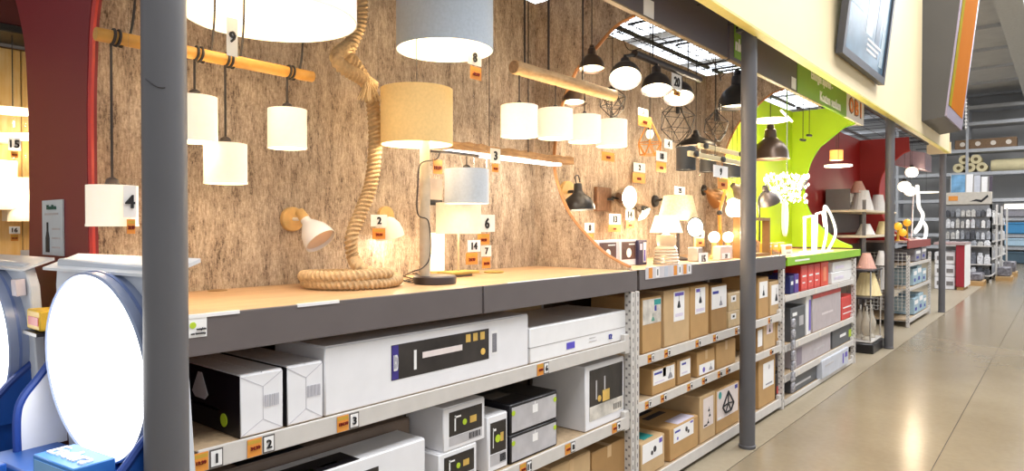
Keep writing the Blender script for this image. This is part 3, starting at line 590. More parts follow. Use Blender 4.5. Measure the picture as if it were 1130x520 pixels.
# hanging strip of small bags on the lime bay upright
p = at_x(873, 400, XF + 0.02)
t = thing('bag_strip', 'hanging strip of small clear bags on the upright beside the cartons', 'hang strip', (p.x, p.y, 0.1))
part(t, 'strip', MB().box(p.x, p.x + 0.002, p.y - 0.012, p.y + 0.012, 0.1, 0.78), GLASS)
for k in range(7):
    z = 0.12 + k * 0.092; m = MB()
    m.prism([(p.y - 0.04, z), (p.y + 0.035, z + 0.006), (p.y + 0.03, z + 0.085), (p.y - 0.03, z + 0.08)], p.x + 0.003, p.x + 0.03, 'yz'); m.bevel(0.008)
    part(t, 'small_bag', m, M('bag_film', '9d9ca2', 0.15, var=0.5, vs_=40))
# price tickets under the lime bay (tiny white ones)
for z, us, nm in ((0.93, (880, 900, 925), 'the top lime bay shelf'), (0.5, (882, 905, 930), 'the second lime bay shelf'), (0.24, (882, 905, 930), 'the third lime bay shelf')):
    for k, u in enumerate(us):
        y = at_x(u, 350, XF).y
        solo('shelf_ticket', 'small pale ticket on %s, %s' % (nm, ('near its left end', 'around its middle', 'near its right end')[k]), 'price tag', MB().box(XF + 0.0005, XF + 0.002, y - 0.03, y + 0.03, z - 0.02, z + 0.015).bevel(0.0005), OFFW, group='lime bay shelf tickets')
# ================================================================== TAGS
GZ = 2.972
PINK = M('price_ink', '7c1408', 0.6, var=0)
def tag(n, price, lab, X, num=None, pr=None, hang=None, cat='price tag', group='lamp price tags', big=0.62):
    q = num or pr; a = at_x(q[0], q[3], X); T = thing('price_tag', lab, cat, (X, a.y, a.z), group=group)
    if num:
        a, b = at_x(num[0], num[3], X), at_x(num[2], num[1], X); zt = at_x(num[0], num[1], X).z; zb_ = at_x(num[2], num[3], X).z
        z0, z1 = (a.z + zb_) / 2, (zt + b.z) / 2
        c = part(T, 'number_card', MB().box(X, X + 0.0015, a.y, b.y, z0, z1), PAPER)
        letter(c, n, (X + 0.003, (a.y + b.y) / 2, (z0 + z1) / 2), (z1 - z0) * big, INK, (b.y - a.y) * 0.75, name='numeral', bold=True)
        yc, top = (a.y + b.y) / 2, z1
    if pr:
        a, b = at_x(pr[0], pr[3], X), at_x(pr[2], pr[1], X); zt = at_x(pr[0], pr[1], X).z; zb_ = at_x(pr[2], pr[3], X).z
        y0, y1 = (a.z + zb_) / 2, (zt + b.z) / 2
        c = part(T, 'price_card', MB().box(X - 0.0005, X + 0.001, a.y, b.y, y0, y1), ORANGE)
        part(c, 'price_band', MB().box(X + 0.001, X + 0.0016, a.y + (b.y - a.y) * .06, b.y - (b.y - a.y) * .06, y0 + (y1 - y0) * .68, y0 + (y1 - y0) * .9), ORANGE2)
        letter(c, price, (X + 0.0026, (a.y + b.y) / 2, y0 + (y1 - y0) * 0.42), (y1 - y0) * 0.26, PINK, (b.y - a.y) * 0.8, name='price_print', bold=True)
        if not num: yc, top = (a.y + b.y) / 2, y1
        elif y0 > z1 or y1 < z0 - 0.001:
            part(T, 'card_link', MB().box(X - 0.0004, X + 0.0004, yc - 0.004, yc + 0.004, min(y1, z1), max(y0, z0)), GLASS)
    if hang is not None:
        part(T, 'thread_clip', MB().box(X - 0.16, X + 0.16, yc - 0.004, yc + 0.004, GZ - 0.003, GZ + 0.001) if hang >= 5 else MB().box(X - 0.01, X + 0.01, yc - 0.01, yc + 0.01, hang - 0.004, hang), BLK)
        zt = hang if hang < 5 else GZ + 0.002
        part(T, 'hanging_thread', MB().tube([(X, yc, top - 0.002), (X, yc, zt)], 0.0009, 4), GLASS)
    return T
# ================================================================== LAMP PARTS
def drum(T, c, dia, h, mat, inner=SHIN, top=1.0, cap=CORD, spider=True, seg=36):
    """open drum shade with a lining; c = middle of the lower rim"""
    r, r2 = dia / 2, dia / 2 * top; Mx = Matrix.Translation(Vector(c))
    s = part(T, 'shade', MB().lathe([(r, 0), (r2, h), (r2 - 0.0025, h), (r - 0.0025, 0)], seg, Mx, True), mat)
    part(s, 'shade_lining', MB().lathe([(r - 0.003, 0.0015), (r2 - 0.003, h - 0.0015), (r2 - 0.0042, h - 0.0015), (r - 0.0042, 0.0015)], seg, Mx, True), inner)
    part(s, 'hem', MB().lathe([(r + 0.0012, 0), (r + 0.0012, 0.007), (r - 0.001, 0.007), (r - 0.001, 0)], seg, Mx, True), mat)
    if spider:
        m = MB()
        for k in range(3):
            a = 2 * PI * k / 3 + 0.5; m.tube([Vector(c) + Vector((0, 0, h - 0.012)), Vector(c) + Vector((r2 * 0.985 * math.cos(a), r2 * 0.985 * math.sin(a), h - 0.006))], 0.002, 5)
        m.lathe([(0.02, h - 0.016), (0.02, h - 0.008), (0.012, h - 0.008), (0.012, h - 0.016)], 14, Mx, True)
        part(s, 'shade_carrier', m, STEEL)
    return s
def socket(T, c, h=0.05, r=0.017, mat=CORD, bulb=True, glow=BULB, br=0.028):
    Mx = Matrix.Translation(Vector(c))
    part(T, 'lamp_holder', MB().lathe([(0.006, h), (r * 0.8, h - 0.006), (r, h - 0.02), (r, 0), (0.0, 0)], 16, Mx), mat)
    if bulb: part(T, 'bulb', MB().sphere(Vector(c) - Vector((0, 0, br * 0.9)), br, 14, 9), glow)
def cord(T, p, q, r=0.0028, sag=None):
    part(T, 'cord', MB().tube([p, q] if sag is None else spline([p, sag, q], 8), r, 6), CORD)
    if abs(q[2] - GZ) < 1e-4: part(T, 'hanger_bar', MB().box(q[0] - 0.17, q[0] + 0.17, q[1] - 0.006, q[1] + 0.006, GZ - 0.006, GZ + 0.009), BLK)
GZ = 2.972
def pendant(lab, u, vt, vb, wpx, X, mat, e, inner=SHIN, top=1.0, name='pendant_lamp', group=None, holder=True, cordx=None):
    cm = at_x(u, (vt + vb) / 2, X); dia = wid(wpx, cm, u); h = (vb - vt) * dep(cm) / F
    c = Vector((cm.x, cm.y, cm.z - h / 2)); T = thing(name, lab, 'lamp', c, group=group)
    drum(T, c, dia, h, mat, inner, top)
    socket(T, c + Vector((0, 0, h - 0.05)), 0.05, 0.018)
    cord(T, c + Vector((0, 0, h - 0.005)), (c.x, c.y, GZ))
    part(T, 'ceiling_rose', MB().lathe([(0.045, GZ - 0.03), (0.05, GZ - 0.004), (0.0, GZ)], 20, Matrix.Translation((c.x, c.y, 0))), CORD)
    if e: bulb_light(T, c + Vector((0, 0, h * 0.4)), e)
    return T, c, dia, h
# ------------------------------------------------------------------ big pendants of the first bay
T, c, d, h = pendant('huge white drum pendant lamp cut by the top of the picture', 300, -84, 22, 194, -1.99, M('white_fabric', 'f1ece4', 0.7, emit=0.08, ehex='fff0d8', var=0.02), 5)
tag('9', '', 'narrow white card numbered 9 hanging from the huge white drum lamp', -1.93, (250, 20, 262, 62), None, 12, big=0.3)
T, c, d, h = pendant('large grey linen drum pendant lamp at the top centre', 491, -52, 56, 107, -2.02, SHG, 7)
tag('8', '49.99', 'white card 8 with orange price hanging from the grey drum pendant', -1.92, (516, 55, 531, 72), (519, 74, 531, 88), 50)
pendant('beige linen drum pendant lamp behind the wooden post lamp', 460, 99, 160, 80, -2.12, SHB, 6)
# ------------------------------------------------------------------ round wooden rod with four small white shades
X = -2.2; A, B_ = at_x(105, 37, X), at_x(345, 85, X); zr = (A.z + B_.z) / 2; A.z = B_.z = zr
T = thing('rod_pendant', 'wooden rod lamp with four small white shades on black cords', 'lamp', (X, (A.y + B_.y) / 2, zr))
part(T, 'rod', MB().lathe([(0.0185, 0), (0.02, 0.002), (0.02, B_.y - A.y - 0.002), (0.0185, B_.y - A.y)], 20, aim(A, (0, 1, 0))), M('rod_wood', 'c48f40', 0.55, var=0.12, vs_=25))
for u, vt, vb, ua in ((124, 205, 250, 121), (215, 107, 157, 205), (249, 159, 203, 248), (317, 121, 164, 318)):
    cm = at_x(u, (vt + vb) / 2, X); hh = (vb - vt) * dep(cm) / F; cc = Vector((cm.x, cm.y, cm.z - hh / 2))
    s = drum(T, cc, 0.138, hh, SHW, seg=28)
    socket(s, cc + Vector((0, 0, hh - 0.005)), 0.03, 0.02)
    yr = at_x(ua, 60, X).y
    m = MB().tube([cc + Vector((0, 0, hh + 0.022)), (X, cc.y, zr + 0.0), ], 0.004, 6)
    pts = []   # two turns round the rod, then up
    for k in range(33):
        a = -PI / 2 + k * 2 * PI * 2 / 32; pts.append((X + 0.0235 * math.cos(a), cc.y + 0.0009 * k, zr + 0.0235 * math.sin(a)))
    m.tube(pts, 0.0045, 6); m.tube(spline([pts[-1], (X, cc.y + 0.06, zr + 0.05), (X - 0.01, cc.y + 0.075, zr + 0.3), (X, cc.y + 0.05, GZ)], 8), 0.004, 6)
    part(s, 'cord', m, CORD)
    bulb_light(T, cc + Vector((0, 0, hh * 0.5)), 2.2)
tag('4', '39.99', 'white card 4 with orange price on the leftmost small white shade', -2.12, (136, 205, 150, 240), (140, 242, 149, 258), 200, big=0.42)
# ------------------------------------------------------------------ jute rope
X = -2.28
pts = [at_x(u, v, X) for u, v in ((392, -140), (396, -40), (398, 20), (384, 58), (392, 72), (408, 100), (413, 130), (414, 165), (409, 205), (398, 235), (388, 262), (390, 285))]
cen = at_z(388, 318, ZB); cen.x = -2.26; R1_ = 0.165
first = at_x(390, 285, X)
path = spline(pts, 12)
for q in (at_x(402, 296, -2.24), at_x(424, 303, -2.2)): pass
tail = [first, at_x(400, 297, -2.2), at_x(422, 305, -2.16)]
ctr = Vector((-2.25, at_x(388, 312, -2.25).y, 0)); pr_ = 0.036
a0 = math.atan2(tail[-1].y - ctr.y, tail[-1].x - ctr.x)
coil = []
for k in range(1, 95):
    a = a0 - k * 0.14; q = min(1, k / 30); z = ZB + 0.023 + 0.04 * max(0, 1 - k / 50)
    rr = 0.19 - 0.035 * max(0, (k - 55) / 40) + (0.0 if k > 8 else 0)
    coil.append(Vector((max(ctr.x + rr * 0.95 * math.cos(a), XW + 0.042), ctr.y + rr * math.sin(a), z)))
full = spline([pts[i] for i in range(len(pts))] + tail[1:], 12)[:-1] + spline([tail[-1], coil[3], coil[7]], 8)[:-1] + coil[7:]
T = thing('jute_rope', 'thick twisted jute rope hanging down and coiled on the bench', 'rope', (ctr.x, ctr.y, ZB))
res = [full[0]]
for p in full[1:]:
    while (p - res[-1]).length > 0.0035: res.append(res[-1] + (p - res[-1]).normalized() * 0.0035)
part(T, 'rope_strands', MB().tube(res, [0.027 - 0.0055 * min(1, max(0, (i_ / len(res) - 0.34) / 0.12)) for i_ in range(len(res))], 18, 3, 0.14, 330.0), ROPE)
k1 = at_x(400, 88, X)
kn = MB()
kp = [at_x(u, v, X + dx) for u, v, dx in ((383, 52, 0.0), (372, 62, 0.045), (378, 74, 0.06), (395, 84, 0.05), (412, 96, 0.02))]
kr = spline(kp, 34); kn.tube(kr, 0.026, 18, 3, 0.14, 330.0); part(T, 'knot', kn, ROPE)
m = MB(); base = at_x(404, 88, X + 0.05)
for k in range(26):
    a, b = random.uniform(-1, 1), random.uniform(-1, 1)
    m.tube([base + Vector((0.01 * a, 0.012 * b, 0.0)), base + Vector((0.02 * a + 0.02, 0.024 * b, -0.04)), base + Vector((0.03 * a + 0.025, 0.05 * b, -0.085 - 0.012 * random.random()))], 0.0022, 4)
part(T, 'frayed_end', m, M('jute_pale', 'd8bd90', 0.9, var=0.1), kind='stuff')
part(T, 'rope_hook', MB().tube([res[0], (res[0].x, res[0].y, 2.975)], 0.006, 6), BLK)
# ------------------------------------------------------------------ wooden post lamp on the bench
b0 = at_z(480, 313, ZB)
T = thing('post_table_lamp', 'wooden post lamp with grey drum shade hanging from its arm', 'lamp', b0)
part(T, 'base', MB().lathe([(0, 0), (0.088, 0), (0.092, 0.004), (0.092, 0.03), (0.086, 0.036), (0, 0.036)], 36, Matrix.Translation(b0)), DGREY)
pp = Vector((b0.x, at_x(469, 300, b0.x).y, ZB)); zt = at_x(469, 155, b0.x).z; WG = M('washed_wood', 'c2b29a', 0.7, var=0.12, vs_=25)
part(T, 'wood_post', MB().lathe([(0.022, ZB + 0.034), (0.0225, ZB + 0.3), (0.021, zt - 0.004), (0.018, zt)], 20, Matrix.Translation((pp.x, pp.y, 0))), WG)
e_ = at_x(528, 166, b0.x); za = at_x(475, 166, b0.x).z
part(T, 'arm', MB().tube([(pp.x, pp.y, za), (pp.x, e_.y, za)], 0.0075, 10), DGREY)
sc_ = at_x(515, 206, b0.x); hh = 38 * dep(sc_) / F; dia = wid(49, sc_, 515); cb_ = Vector((sc_.x, sc_.y, sc_.z - hh / 2))
s = drum(T, cb_, dia, hh, M('grey_linen_shade', 'b4bac2', 0.8, emit=0.12, ehex='e6e0d2', var=0.06, vs_=90), SHIN, 1.0)
socket(s, cb_ + Vector((0, 0, hh - 0.004)), 0.025, 0.02); part(s, 'drop_cord', MB().tube([cb_ + Vector((0, 0, hh + 0.02)), (cb_.x, cb_.y, za)], 0.0025, 6), CORD)
bulb_light(T, cb_ + Vector((0, 0, hh * 0.45)), 2.2)
cp = [at_x(u, v, b0.x + 0.03) for u, v in ((486, 167), (481, 176), (464, 181), (461, 205), (461, 236), (472, 243), (475, 262), (474, 285), (466, 296), (455, 300))] + [at_z(447, 305, ZB + 0.004), at_z(458, 309, ZB + 0.004), at_z(446, 310, ZB + 0.004), at_z(464, 304, ZB + 0.01), at_z(446, 301, ZB + 0.004), at_z(440, 306, ZB + 0.004), at_z(455, 312, ZB + 0.006), at_z(466, 306, ZB + 0.012), at_z(450, 298.5, ZB + 0.004), at_z(441, 303, ZB + 0.008), at_z(462, 309, ZB + 0.004)]
part(T, 'power_cord', MB().tube(spline(cp, 7), 0.0028, 6), CORD)
# table lamp with board base behind it
b1 = at_z(506, 305, ZB)
T = thing('board_table_lamp', 'thin stemmed table lamp with wooden board base and cream shade', 'lamp', b1)
part(T, 'base_board', MB().box(b1.x - 0.05, b1.x + 0.05, b1.y - 0.10, b1.y + 0.10, ZB + 0.012, ZB + 0.026).bevel(0.003), M('olive_wood', 'b59a4c', 0.5, var=0.1))
part(T, 'foot', MB().box(b1.x - 0.035, b1.x + 0.035, b1.y - 0.05, b1.y + 0.06, ZB, ZB + 0.012), M('foot_grey', '8a7c70', 0.6))
zs = at_x(505, 258, b1.x).z; part(T, 'stem', MB().tube([(b1.x, b1.y, ZB + 0.02), (b1.x, b1.y, zs + 0.03)], 0.006, 10), WG)
sm = at_x(505, 242, b1.x); drum(T, Vector((b1.x, b1.y, zs)), wid(50, sm, 505), 34 * dep(sm) / F, SHC, SHIN, 1.0)
part(T, 'bulb', MB().sphere((b1.x, b1.y, zs + 0.05), 0.028), BULB); bulb_light(T, (b1.x, b1.y, zs + 0.03), 2.5)
# luminous paper cylinder lamp behind the post
b2 = at_z(482, 304, ZB); b2.x -= 0.12
T = thing('column_lamp', 'glowing white column lamp behind the wooden post lamp', 'lamp', b2)
cc = at_x(478, 280, b2.x); ht = 44 * dep(cc) / F
part(T, 'foot', MB().lathe([(0, ZB), (0.06, ZB), (0.06, ZB + 0.015), (0, ZB + 0.015)], 24, Matrix.Translation((b2.x, cc.y, 0))), BEECH)
part(T, 'shade', MB().lathe([(0.058, ZB + 0.015), (0.06, ZB + 0.02), (0.06, ZB + ht), (0.055, ZB + ht + 0.004), (0, ZB + ht + 0.004)], 28, Matrix.Translation((b2.x, cc.y, 0))), M('glow_paper', 'fff6e2', 0.6, emit=0.7, ehex='fff0cd', var=0))
part(T, 'seam_ring', MB().lathe([(0.0612, ZB + ht * .5), (0.0612, ZB + ht * .5 + 0.004), (0.0595, ZB + ht * .5 + 0.004), (0.0595, ZB + ht * .5)], 28, Matrix.Translation((b2.x, cc.y, 0)), True), WHITE)
# brochure on the wall behind
a, b = at_x(473, 227, -2.4), at_x(488, 198, -2.4)
T = thing('leaflet', 'small grey leaflet hanging behind the wooden post lamp', 'leaflet', (-2.4, a.y, a.z))
part(T, 'sheet', MB().box(-2.402, -2.4, a.y, b.y, a.z, b.z), M('leaflet_paper', '9d8f84', 0.5, var=0.1)); part(T, 'dark_band', MB().box(-2.4, -2.3985, a.y, b.y, a.z + 0.004, a.z + 0.03), INK)
part(T, 'thread', MB().tube([(-2.401, (a.y + b.y) / 2, b.z), (-2.401, (a.y + b.y) / 2, at_x(480, 168, -2.401).z)], 0.001, 4), GLASS)
# ------------------------------------------------------------------ bell spotlights on the back wall
BELLP = [(0.014, 0.0), (0.022, 0.004), (0.024, 0.03), (0.040, 0.05), (0.062, 0.085), (0.072, 0.12), (0.075, 0.145)]
def bell(T, p, d, sc_=1.0, mat=WHITE2, glow=SHIN, prof=BELLP, e=0, name='shade', disc=0.88):
    """bell shade whose neck starts at p and mouth looks along d"""
    Mx = aim(p, d); P = [(r * sc_, z * sc_) for r, z in prof]; inn = [(max(0.001, r - 0.003 * sc_), z) for r, z in reversed(P)]
    s = part(T, name, MB().lathe(P + inn, 26, Mx, True), mat)
    L_ = P[-1][1]; part(s, 'lit_mouth', MB().lathe([(0, L_ * disc), (P[-1][0] * 0.93, L_ * disc + 0.002), (P[-1][0] * 0.93, L_ * disc - 0.004), (0, L_ * disc - 0.005)], 26, Mx), glow)
    if e: bulb_light(T, Vector(p) + Vector(d).normalized() * (L_ + 0.02), e, r=P[-1][0] * 0.6)
    return s
p = at_x(321, 242, XW)
T = thing('wall_spotlight', 'white bell wall spotlight on round wooden mount left of the rope', 'lamp', p, group='wall spotlights')
part(T, 'wood_mount', MB().lathe([(0, 0), (0.052, 0), (0.052, 0.018), (0.048, 0.022), (0, 0.022)], 28, aim(p, (1, 0, 0))), BEECH)
j = at_x(335, 240, XW + 0.085)
part(T, 'arm', MB().tube([p + Vector((0.02, 0, 0)), (p.x + 0.05, p.y, p.z), j], 0.008, 8), WHITE2)
dd = at_x(354, 266, XW + 0.17) - j
part(T, 'wood_neck', MB().lathe([(0.018, -0.035), (0.02, -0.03), (0.022, 0.01), (0.018, 0.014)], 18, aim(j, dd)), BEECH)
bell(T, j, dd, 0.92, WHITE2, M('unlit_inside', 'ead6c6', 0.5))
p = at_x(424, 238, XW)
T = thing('wall_spotlight', 'white dome wall lamp behind the card numbered 2 beside the rope', 'lamp', p, group='wall spotlights')
part(T, 'wood_mount', MB().lathe([(0, 0), (0.045, 0), (0.045, 0.02), (0, 0.02)], 24, aim(p, (1, 0, 0))), BEECH)
j = at_x(426, 240, XW + 0.10); part(T, 'arm', MB().tube([p, j], 0.008, 8), WHITE2)
bell(T, j, (0.02, 0.25, -1), 0.80, M('milky_shade', 'f2ebdd', 0.5, emit=0.12, ehex='ffe9c4', var=0), SHIN, [(0.02, 0), (0.045, 0.012), (0.07, 0.045), (0.082, 0.085), (0.085, 0.12)], e=2.5)
tag('2', '34.99', 'white card 2 with orange price beside the rope and dome wall lamp', -2.36, (409, 237, 427, 250), (411, 252, 425, 264), 225)
for n, pr_c, num, pc, lab, X_ in (('6', '59.99', (528, 237, 546, 256), (527, 258, 540, 270), 'white card 6 with price above the card numbered 7', -2.25),
        ('14', '24.99', (516, 265, 530, 278), (514, 279, 527, 292), 'card 14 with orange price beside the board lamp stem', -2.2),
        ('7', '29.99', (531, 271, 542, 283), (532, 284, 541, 296), 'white card 7 with small orange price standing under card 6', -2.3)):
    tag(n, pr_c, lab, X_, num, pc, 234 if n == '6' else 262)
# small wood plate lamp foot on the bench right of it
q = at_z(545, 301, ZB)
solo('wood_plate', 'small round wooden plate lying on the bench right of card 7', 'plate', MB().lathe([(0, ZB), (0.05, ZB), (0.055, ZB + 0.006), (0.05, ZB + 0.009), (0, ZB + 0.008)], 24, Matrix.Translation((q.x, q.y, 0))), M('olive_wood', 'b59a4c', 0.5, var=0.1))
# ------------------------------------------------------------------ driftwood LED beam
X = -2.33; A, B_ = at_x(478, 160, X), at_x(627, 178, X); zc = (A.z + B_.z) / 2
T = thing('driftwood_lamp', 'weathered wooden beam pendant with bright LED strip underneath', 'lamp', (X, (A.y + B_.y) / 2, zc))
n_ = 22; m = MB(); rows = []
for k in range(n_ + 1):
    y = A.y + (B_.y - A.y) * k / n_; w_ = 0.045 + random.uniform(-0.008, 0.008); t_ = 0.024 + random.uniform(-0.006, 0.006)
    rows.append([Vector((X - w_, y, zc - 0.016)), Vector((X + w_, y, zc - 0.016 + random.uniform(-.005, .002))), Vector((X + w_ * .9, y, zc + t_)), Vector((X - w_ * .9, y, zc + t_))])
V = [p for r in rows for p in r]; Fc = [tuple(k * 4 + a for a in (i, (i + 1) % 4)) + tuple((k + 1) * 4 + a for a in ((i + 1) % 4, i)) for k in range(n_) for i in range(4)] + [(0, 1, 2, 3), tuple(n_ * 4 + i for i in (3, 2, 1, 0))]
part(T, 'driftwood_beam', m.add(V, Fc), OAKD)
part(T, 'led_strip', MB().box(X - 0.032, X + 0.034, at_x(492, 170, X).y, at_x(615, 180, X).y, zc - 0.034, zc - 0.018).bevel(0.003), GLOWW)
for u in (540, 606): cord(T, at_x(u, 168, X) * 1.0, (X, at_x(u, 168, X).y, GZ), 0.0022)
for k in range(5): bulb_light(T, (X, A.y + (B_.y - A.y) * (0.15 + 0.175 * k), zc - 0.06), 1.3, (1, 0.9, 0.74))
tag('3', '79.99', 'white card 3 hanging from the driftwood LED beam', -2.27, (541, 164, 552, 180), (543, 181, 550, 190), 160)
tag('', '19.99', 'lone orange price card left of the driftwood LED beam', -2.36, None, (478, 176, 488, 192), 165)
# ------------------------------------------------------------------ round beam with four white shades
X = -2.02; A, B_ = at_x(567, 76, X), at_x(677, 104, X); zr = (A.z + B_.z) / 2; A.z = B_.z = zr
T = thing('beam_pendant', 'round wooden beam pendant with four white drum shades in a row', 'lamp', (X, (A.y + B_.y) / 2, zr))
bb = part(T, 'beam', MB().lathe([(0.03, 0), (0.033, 0.003), (0.033, B_.y - A.y - 0.003), (0.03, B_.y - A.y)], 22, aim(A, (0, 1, 0))), grain('beam_wood', ['a88258', 'c6a072', 'd8b585', 'e6c89c'], (60, 8, 60), 0.6, 0.2))
part(bb, 'end_grain', MB().lathe([(0, -0.0015), (0.03, -0.0015), (0.03, 0.001), (0, 0.001)], 22, aim(A, (0, 1, 0))), M('end_grain', '8f7358', 0.7, var=0.3, vs_=60))
for u, vt, vb, wpx in ((573, 117, 151, 46), (613, 121, 153, 39), (645, 128, 157, 35), (675, 133, 162, 32)):
    cm = at_x(u, (vt + vb) / 2, X); hh = (vb - vt) * dep(cm) / F; cc = Vector((cm.x, cm.y, cm.z - hh / 2))
    s = drum(T, cc, 0.178, hh, SHW, seg=30); socket(s, cc + Vector((0, 0, hh - 0.005)), 0.03, 0.014)
    part(s, 'cord', MB().tube([cc + Vector((0, 0, hh + 0.02)), (X, cc.y, zr)], 0.0035, 6), CORD)
    bulb_light(T, cc + Vector((0, 0, hh * 0.45)), 2.4)
for u in (579, 605, 643): yy = at_x(u, 90, X).y; cord(T, (X, yy, zr), (X, yy, GZ), 0.0045)
y_ = at_x(583, 20, X - 0.12).y
solo('ceiling_hook', 'black ceiling mount with hook above the wooden beam pendant', 'hook', MB().lathe([(0.05, 2.93), (0.055, 2.965), (0.02, 2.97)], 18, Matrix.Translation((X - 0.12, y_, 0))).tube(spline([(X - 0.12, y_, 2.94), (X - 0.1, y_, 2.88), (X - 0.13, y_, 2.84), (X - 0.12, y_, 2.78)], 6), 0.007, 6), BLK)
solo('hanging_cable', 'black cable hanging straight down from the ceiling hook', 'cable', MB().tube([(X - 0.12, y_, 2.8), (X - 0.12, y_, at_x(583, 168, X - 0.12).z)], 0.003, 6), CORD)
# ================================================================== INDUSTRIAL BAY
DOME = [(0.02, 0), (0.03, 0.006), (0.034, 0.05), (0.045, 0.06), (0.075, 0.085), (0.095, 0.125), (0.1, 0.165), (0.104, 0.17)]
def dome_pendant(lab, u, v, wpx, X, d=(0, 0, -1), mat=BLK, e=2.0, glow=SHIN, group='black dome pendants', prof=DOME):
    """v = row of the mouth centre"""
    c = at_x(u, v, X); k = wid(wpx, c, u) / (2 * prof[-1][0]); d = Vector(d).normalized(); p = c - d * (prof[-1][1] * k)
    T = thing('dome_pendant', lab, 'lamp', c, group=group); bell(T, p, d, k, mat, glow, prof, e)
    part(T, 'neck_cap', MB().lathe([(0.0, -0.03 * k), (0.018 * k, -0.025 * k), (0.022 * k, 0.005 * k)], 16, aim(p, d)), mat)
    cord(T, p - d * 0.02 * k, (p.x, p.y, GZ), 0.003); return T
dome_pendant('dark dome pendant highest, near the skylight behind the beam lamp', 653, 77, 30, -2.1, (0.07, -0.11, -1), BRONZE, 1.5)
dome_pendant('small bronze dome pendant peeking behind the wooden beam', 633.5, 114, 29, -2.3, (0.07, -0.11, -1), BRONZE, 1.5)
dome_pendant('large black dome pendant half hidden behind the middle post', 814, 119, 46, -1.95, (0, 0, -1), BLK, 2.0)
dome_pendant('brown metal dome pendant right of the middle post', 850, 176, 44, -2.02, (0, 0, -1), BRONZE, 3.0)
HAT = [(0.012, 0), (0.03, 0.004), (0.034, 0.02), (0.05, 0.03), (0.09, 0.045), (0.13, 0.07), (0.14, 0.085), (0.142, 0.09)]
dome_pendant('flat black hat shaped pendant above the wooden bar lamp', 768, 162, 46, -2.2, (0, 0, -1), BLK, 1.0, M('dim_inside', '6b5844', 0.6), prof=HAT)
# pipe rail lamp with three big domes
X = -2.08; A, B_ = at_x(700, 59, X), at_x(772, 88, X); zr = (A.z + B_.z) / 2; A.z = B_.z = zr
T = thing('pipe_lamp', 'grey pipe pendant with three large black dome spots', 'lamp', (X, (A.y + B_.y) / 2, zr))
part(T, 'pipe', MB().tube([A, B_], 0.024, 14), DGREY)
for k, (u, v, wpx, d) in enumerate(((690, 87, 37, (0.275, -0.46, -0.835)), (724.5, 100, 36, (0.135, -0.227, -0.96)), (749, 108.5, 35, (0.19, -0.32, -0.925)))):
    c = at_x(u, v, X + 0.03); kk = wid(wpx, c, u) / 0.208; d = Vector(d).normalized(); p = c - d * 0.17 * kk
    s = bell(T, p, d, kk, DGREY, M('dome_glow', 'fff6e0', 0.5, emit=1.8, ehex='fff1d2', var=0), DOME, 2.5, 'dome_shade')
    y = min(max(p.y, A.y + 0.03), B_.y - 0.03)
    part(T, 'bracket', MB().tube([p, (p.x, p.y, p.z + 0.02), (X, y, zr)], 0.012, 8), BLK)
for f_ in (0.25, 0.8): y = A.y + (B_.y - A.y) * f_; cord(T, (X, y, zr), (X, y, GZ), 0.004)
tag('20', '99.99', 'white card 20 hanging from the grey pipe lamp', -1.98, (741, 82, 752, 99), (743, 100, 751, 106), 74)
# big black wire polyhedron pendants behind
def wire_poly(lab, u, v, rpx, X, seed):
    rnd = random.Random(seed); c = at_x(u, v, X); R_ = rpx * dep(c) / F; T = thing('wire_pendant', lab, 'lamp', c, group='black wire pendants'); P = []
    for j, (nz, nr) in enumerate(((0.95, 0.12), (0.35, 0.95), (-0.35, 0.9), (-0.9, 0.3))):
        P.append([c + Vector((0.55 * R_ * nr * math.cos(2 * PI * (i + j / 2) / 5), R_ * nr * math.sin(2 * PI * (i + j / 2) / 5), R_ * nz * 0.8)) for i in range(5)])
    m = MB()
    for j in range(4):
        for i in range(5):
            m.tube([P[j][i], P[j][(i + 1) % 5]], 0.0028, 4)
            if j < 3: m.tube([P[j][i], P[j + 1][i]], 0.0028, 4); m.tube([P[j][(i + 1) % 5], P[j + 1][i]], 0.0028, 4)
    part(T, 'wire_frame', m, BLK); part(T, 'lamp_holder', MB().lathe([(0.0, -0.05), (0.016, -0.045), (0.016, 0.05), (0, 0.055)], 12, Matrix.Translation(c + Vector((0, 0, R_ * .55)))), BLK)
    cord(T, c + Vector((0, 0, R_ * .55)), (c.x, c.y, GZ), 0.0028)
wire_poly('large black wire polyhedron pendant behind the dome spots', 748, 135, 30, -2.3, 1); wire_poly('black wire polyhedron pendant behind the last white beam shade', 676, 112, 22, -2.32, 2)
wire_poly('black wire polyhedron pendant left of the middle post', 790, 140, 22, -2.35, 3)
# wire cage lamp
X = -2.22; c = at_x(717, 150, X)
T = thing('wire_cage_lamp', 'amber wire cage pendant with glowing bulb', 'lamp', c); m = MB(); k_ = dep(c) / F
top, mid, low = c + Vector((0, 0, 20 * k_)), [], []
for i in range(6):
    a = 2 * PI * i / 6; mid.append(c + Vector((0.088 * math.cos(a), 0.088 * math.sin(a), -8 * k_))); low.append(c + Vector((0.066 * math.cos(a + .5), 0.066 * math.sin(a + .5), -21 * k_)))
for i in range(6):
    for a, b in ((top, mid[i]), (mid[i], mid[(i + 1) % 6]), (mid[i], low[i]), (mid[(i + 1) % 6], low[i]), (low[i], low[(i + 1) % 6])): m.tube([a, b], 0.0035, 5)
part(T, 'wire_cage', m, AMBER); part(T, 'bulb', MB().sphere(c + Vector((0, 0, 2 * k_)), 0.026, 14, 9, 1.3), GLOWS); part(T, 'lamp_holder', MB().lathe([(0.015, 0), (0.015, 0.04), (0, 0.045)], 14, Matrix.Translation(c + Vector((0, 0, 0.04)))), BLK)
cord(T, top, (c.x, c.y, GZ), 0.003)
tag('3', '69.99', 'card 3 with bright orange price above the wire cage lamp', -2.13, (704, 120, 715, 128), (704, 128, 719, 140), 112)
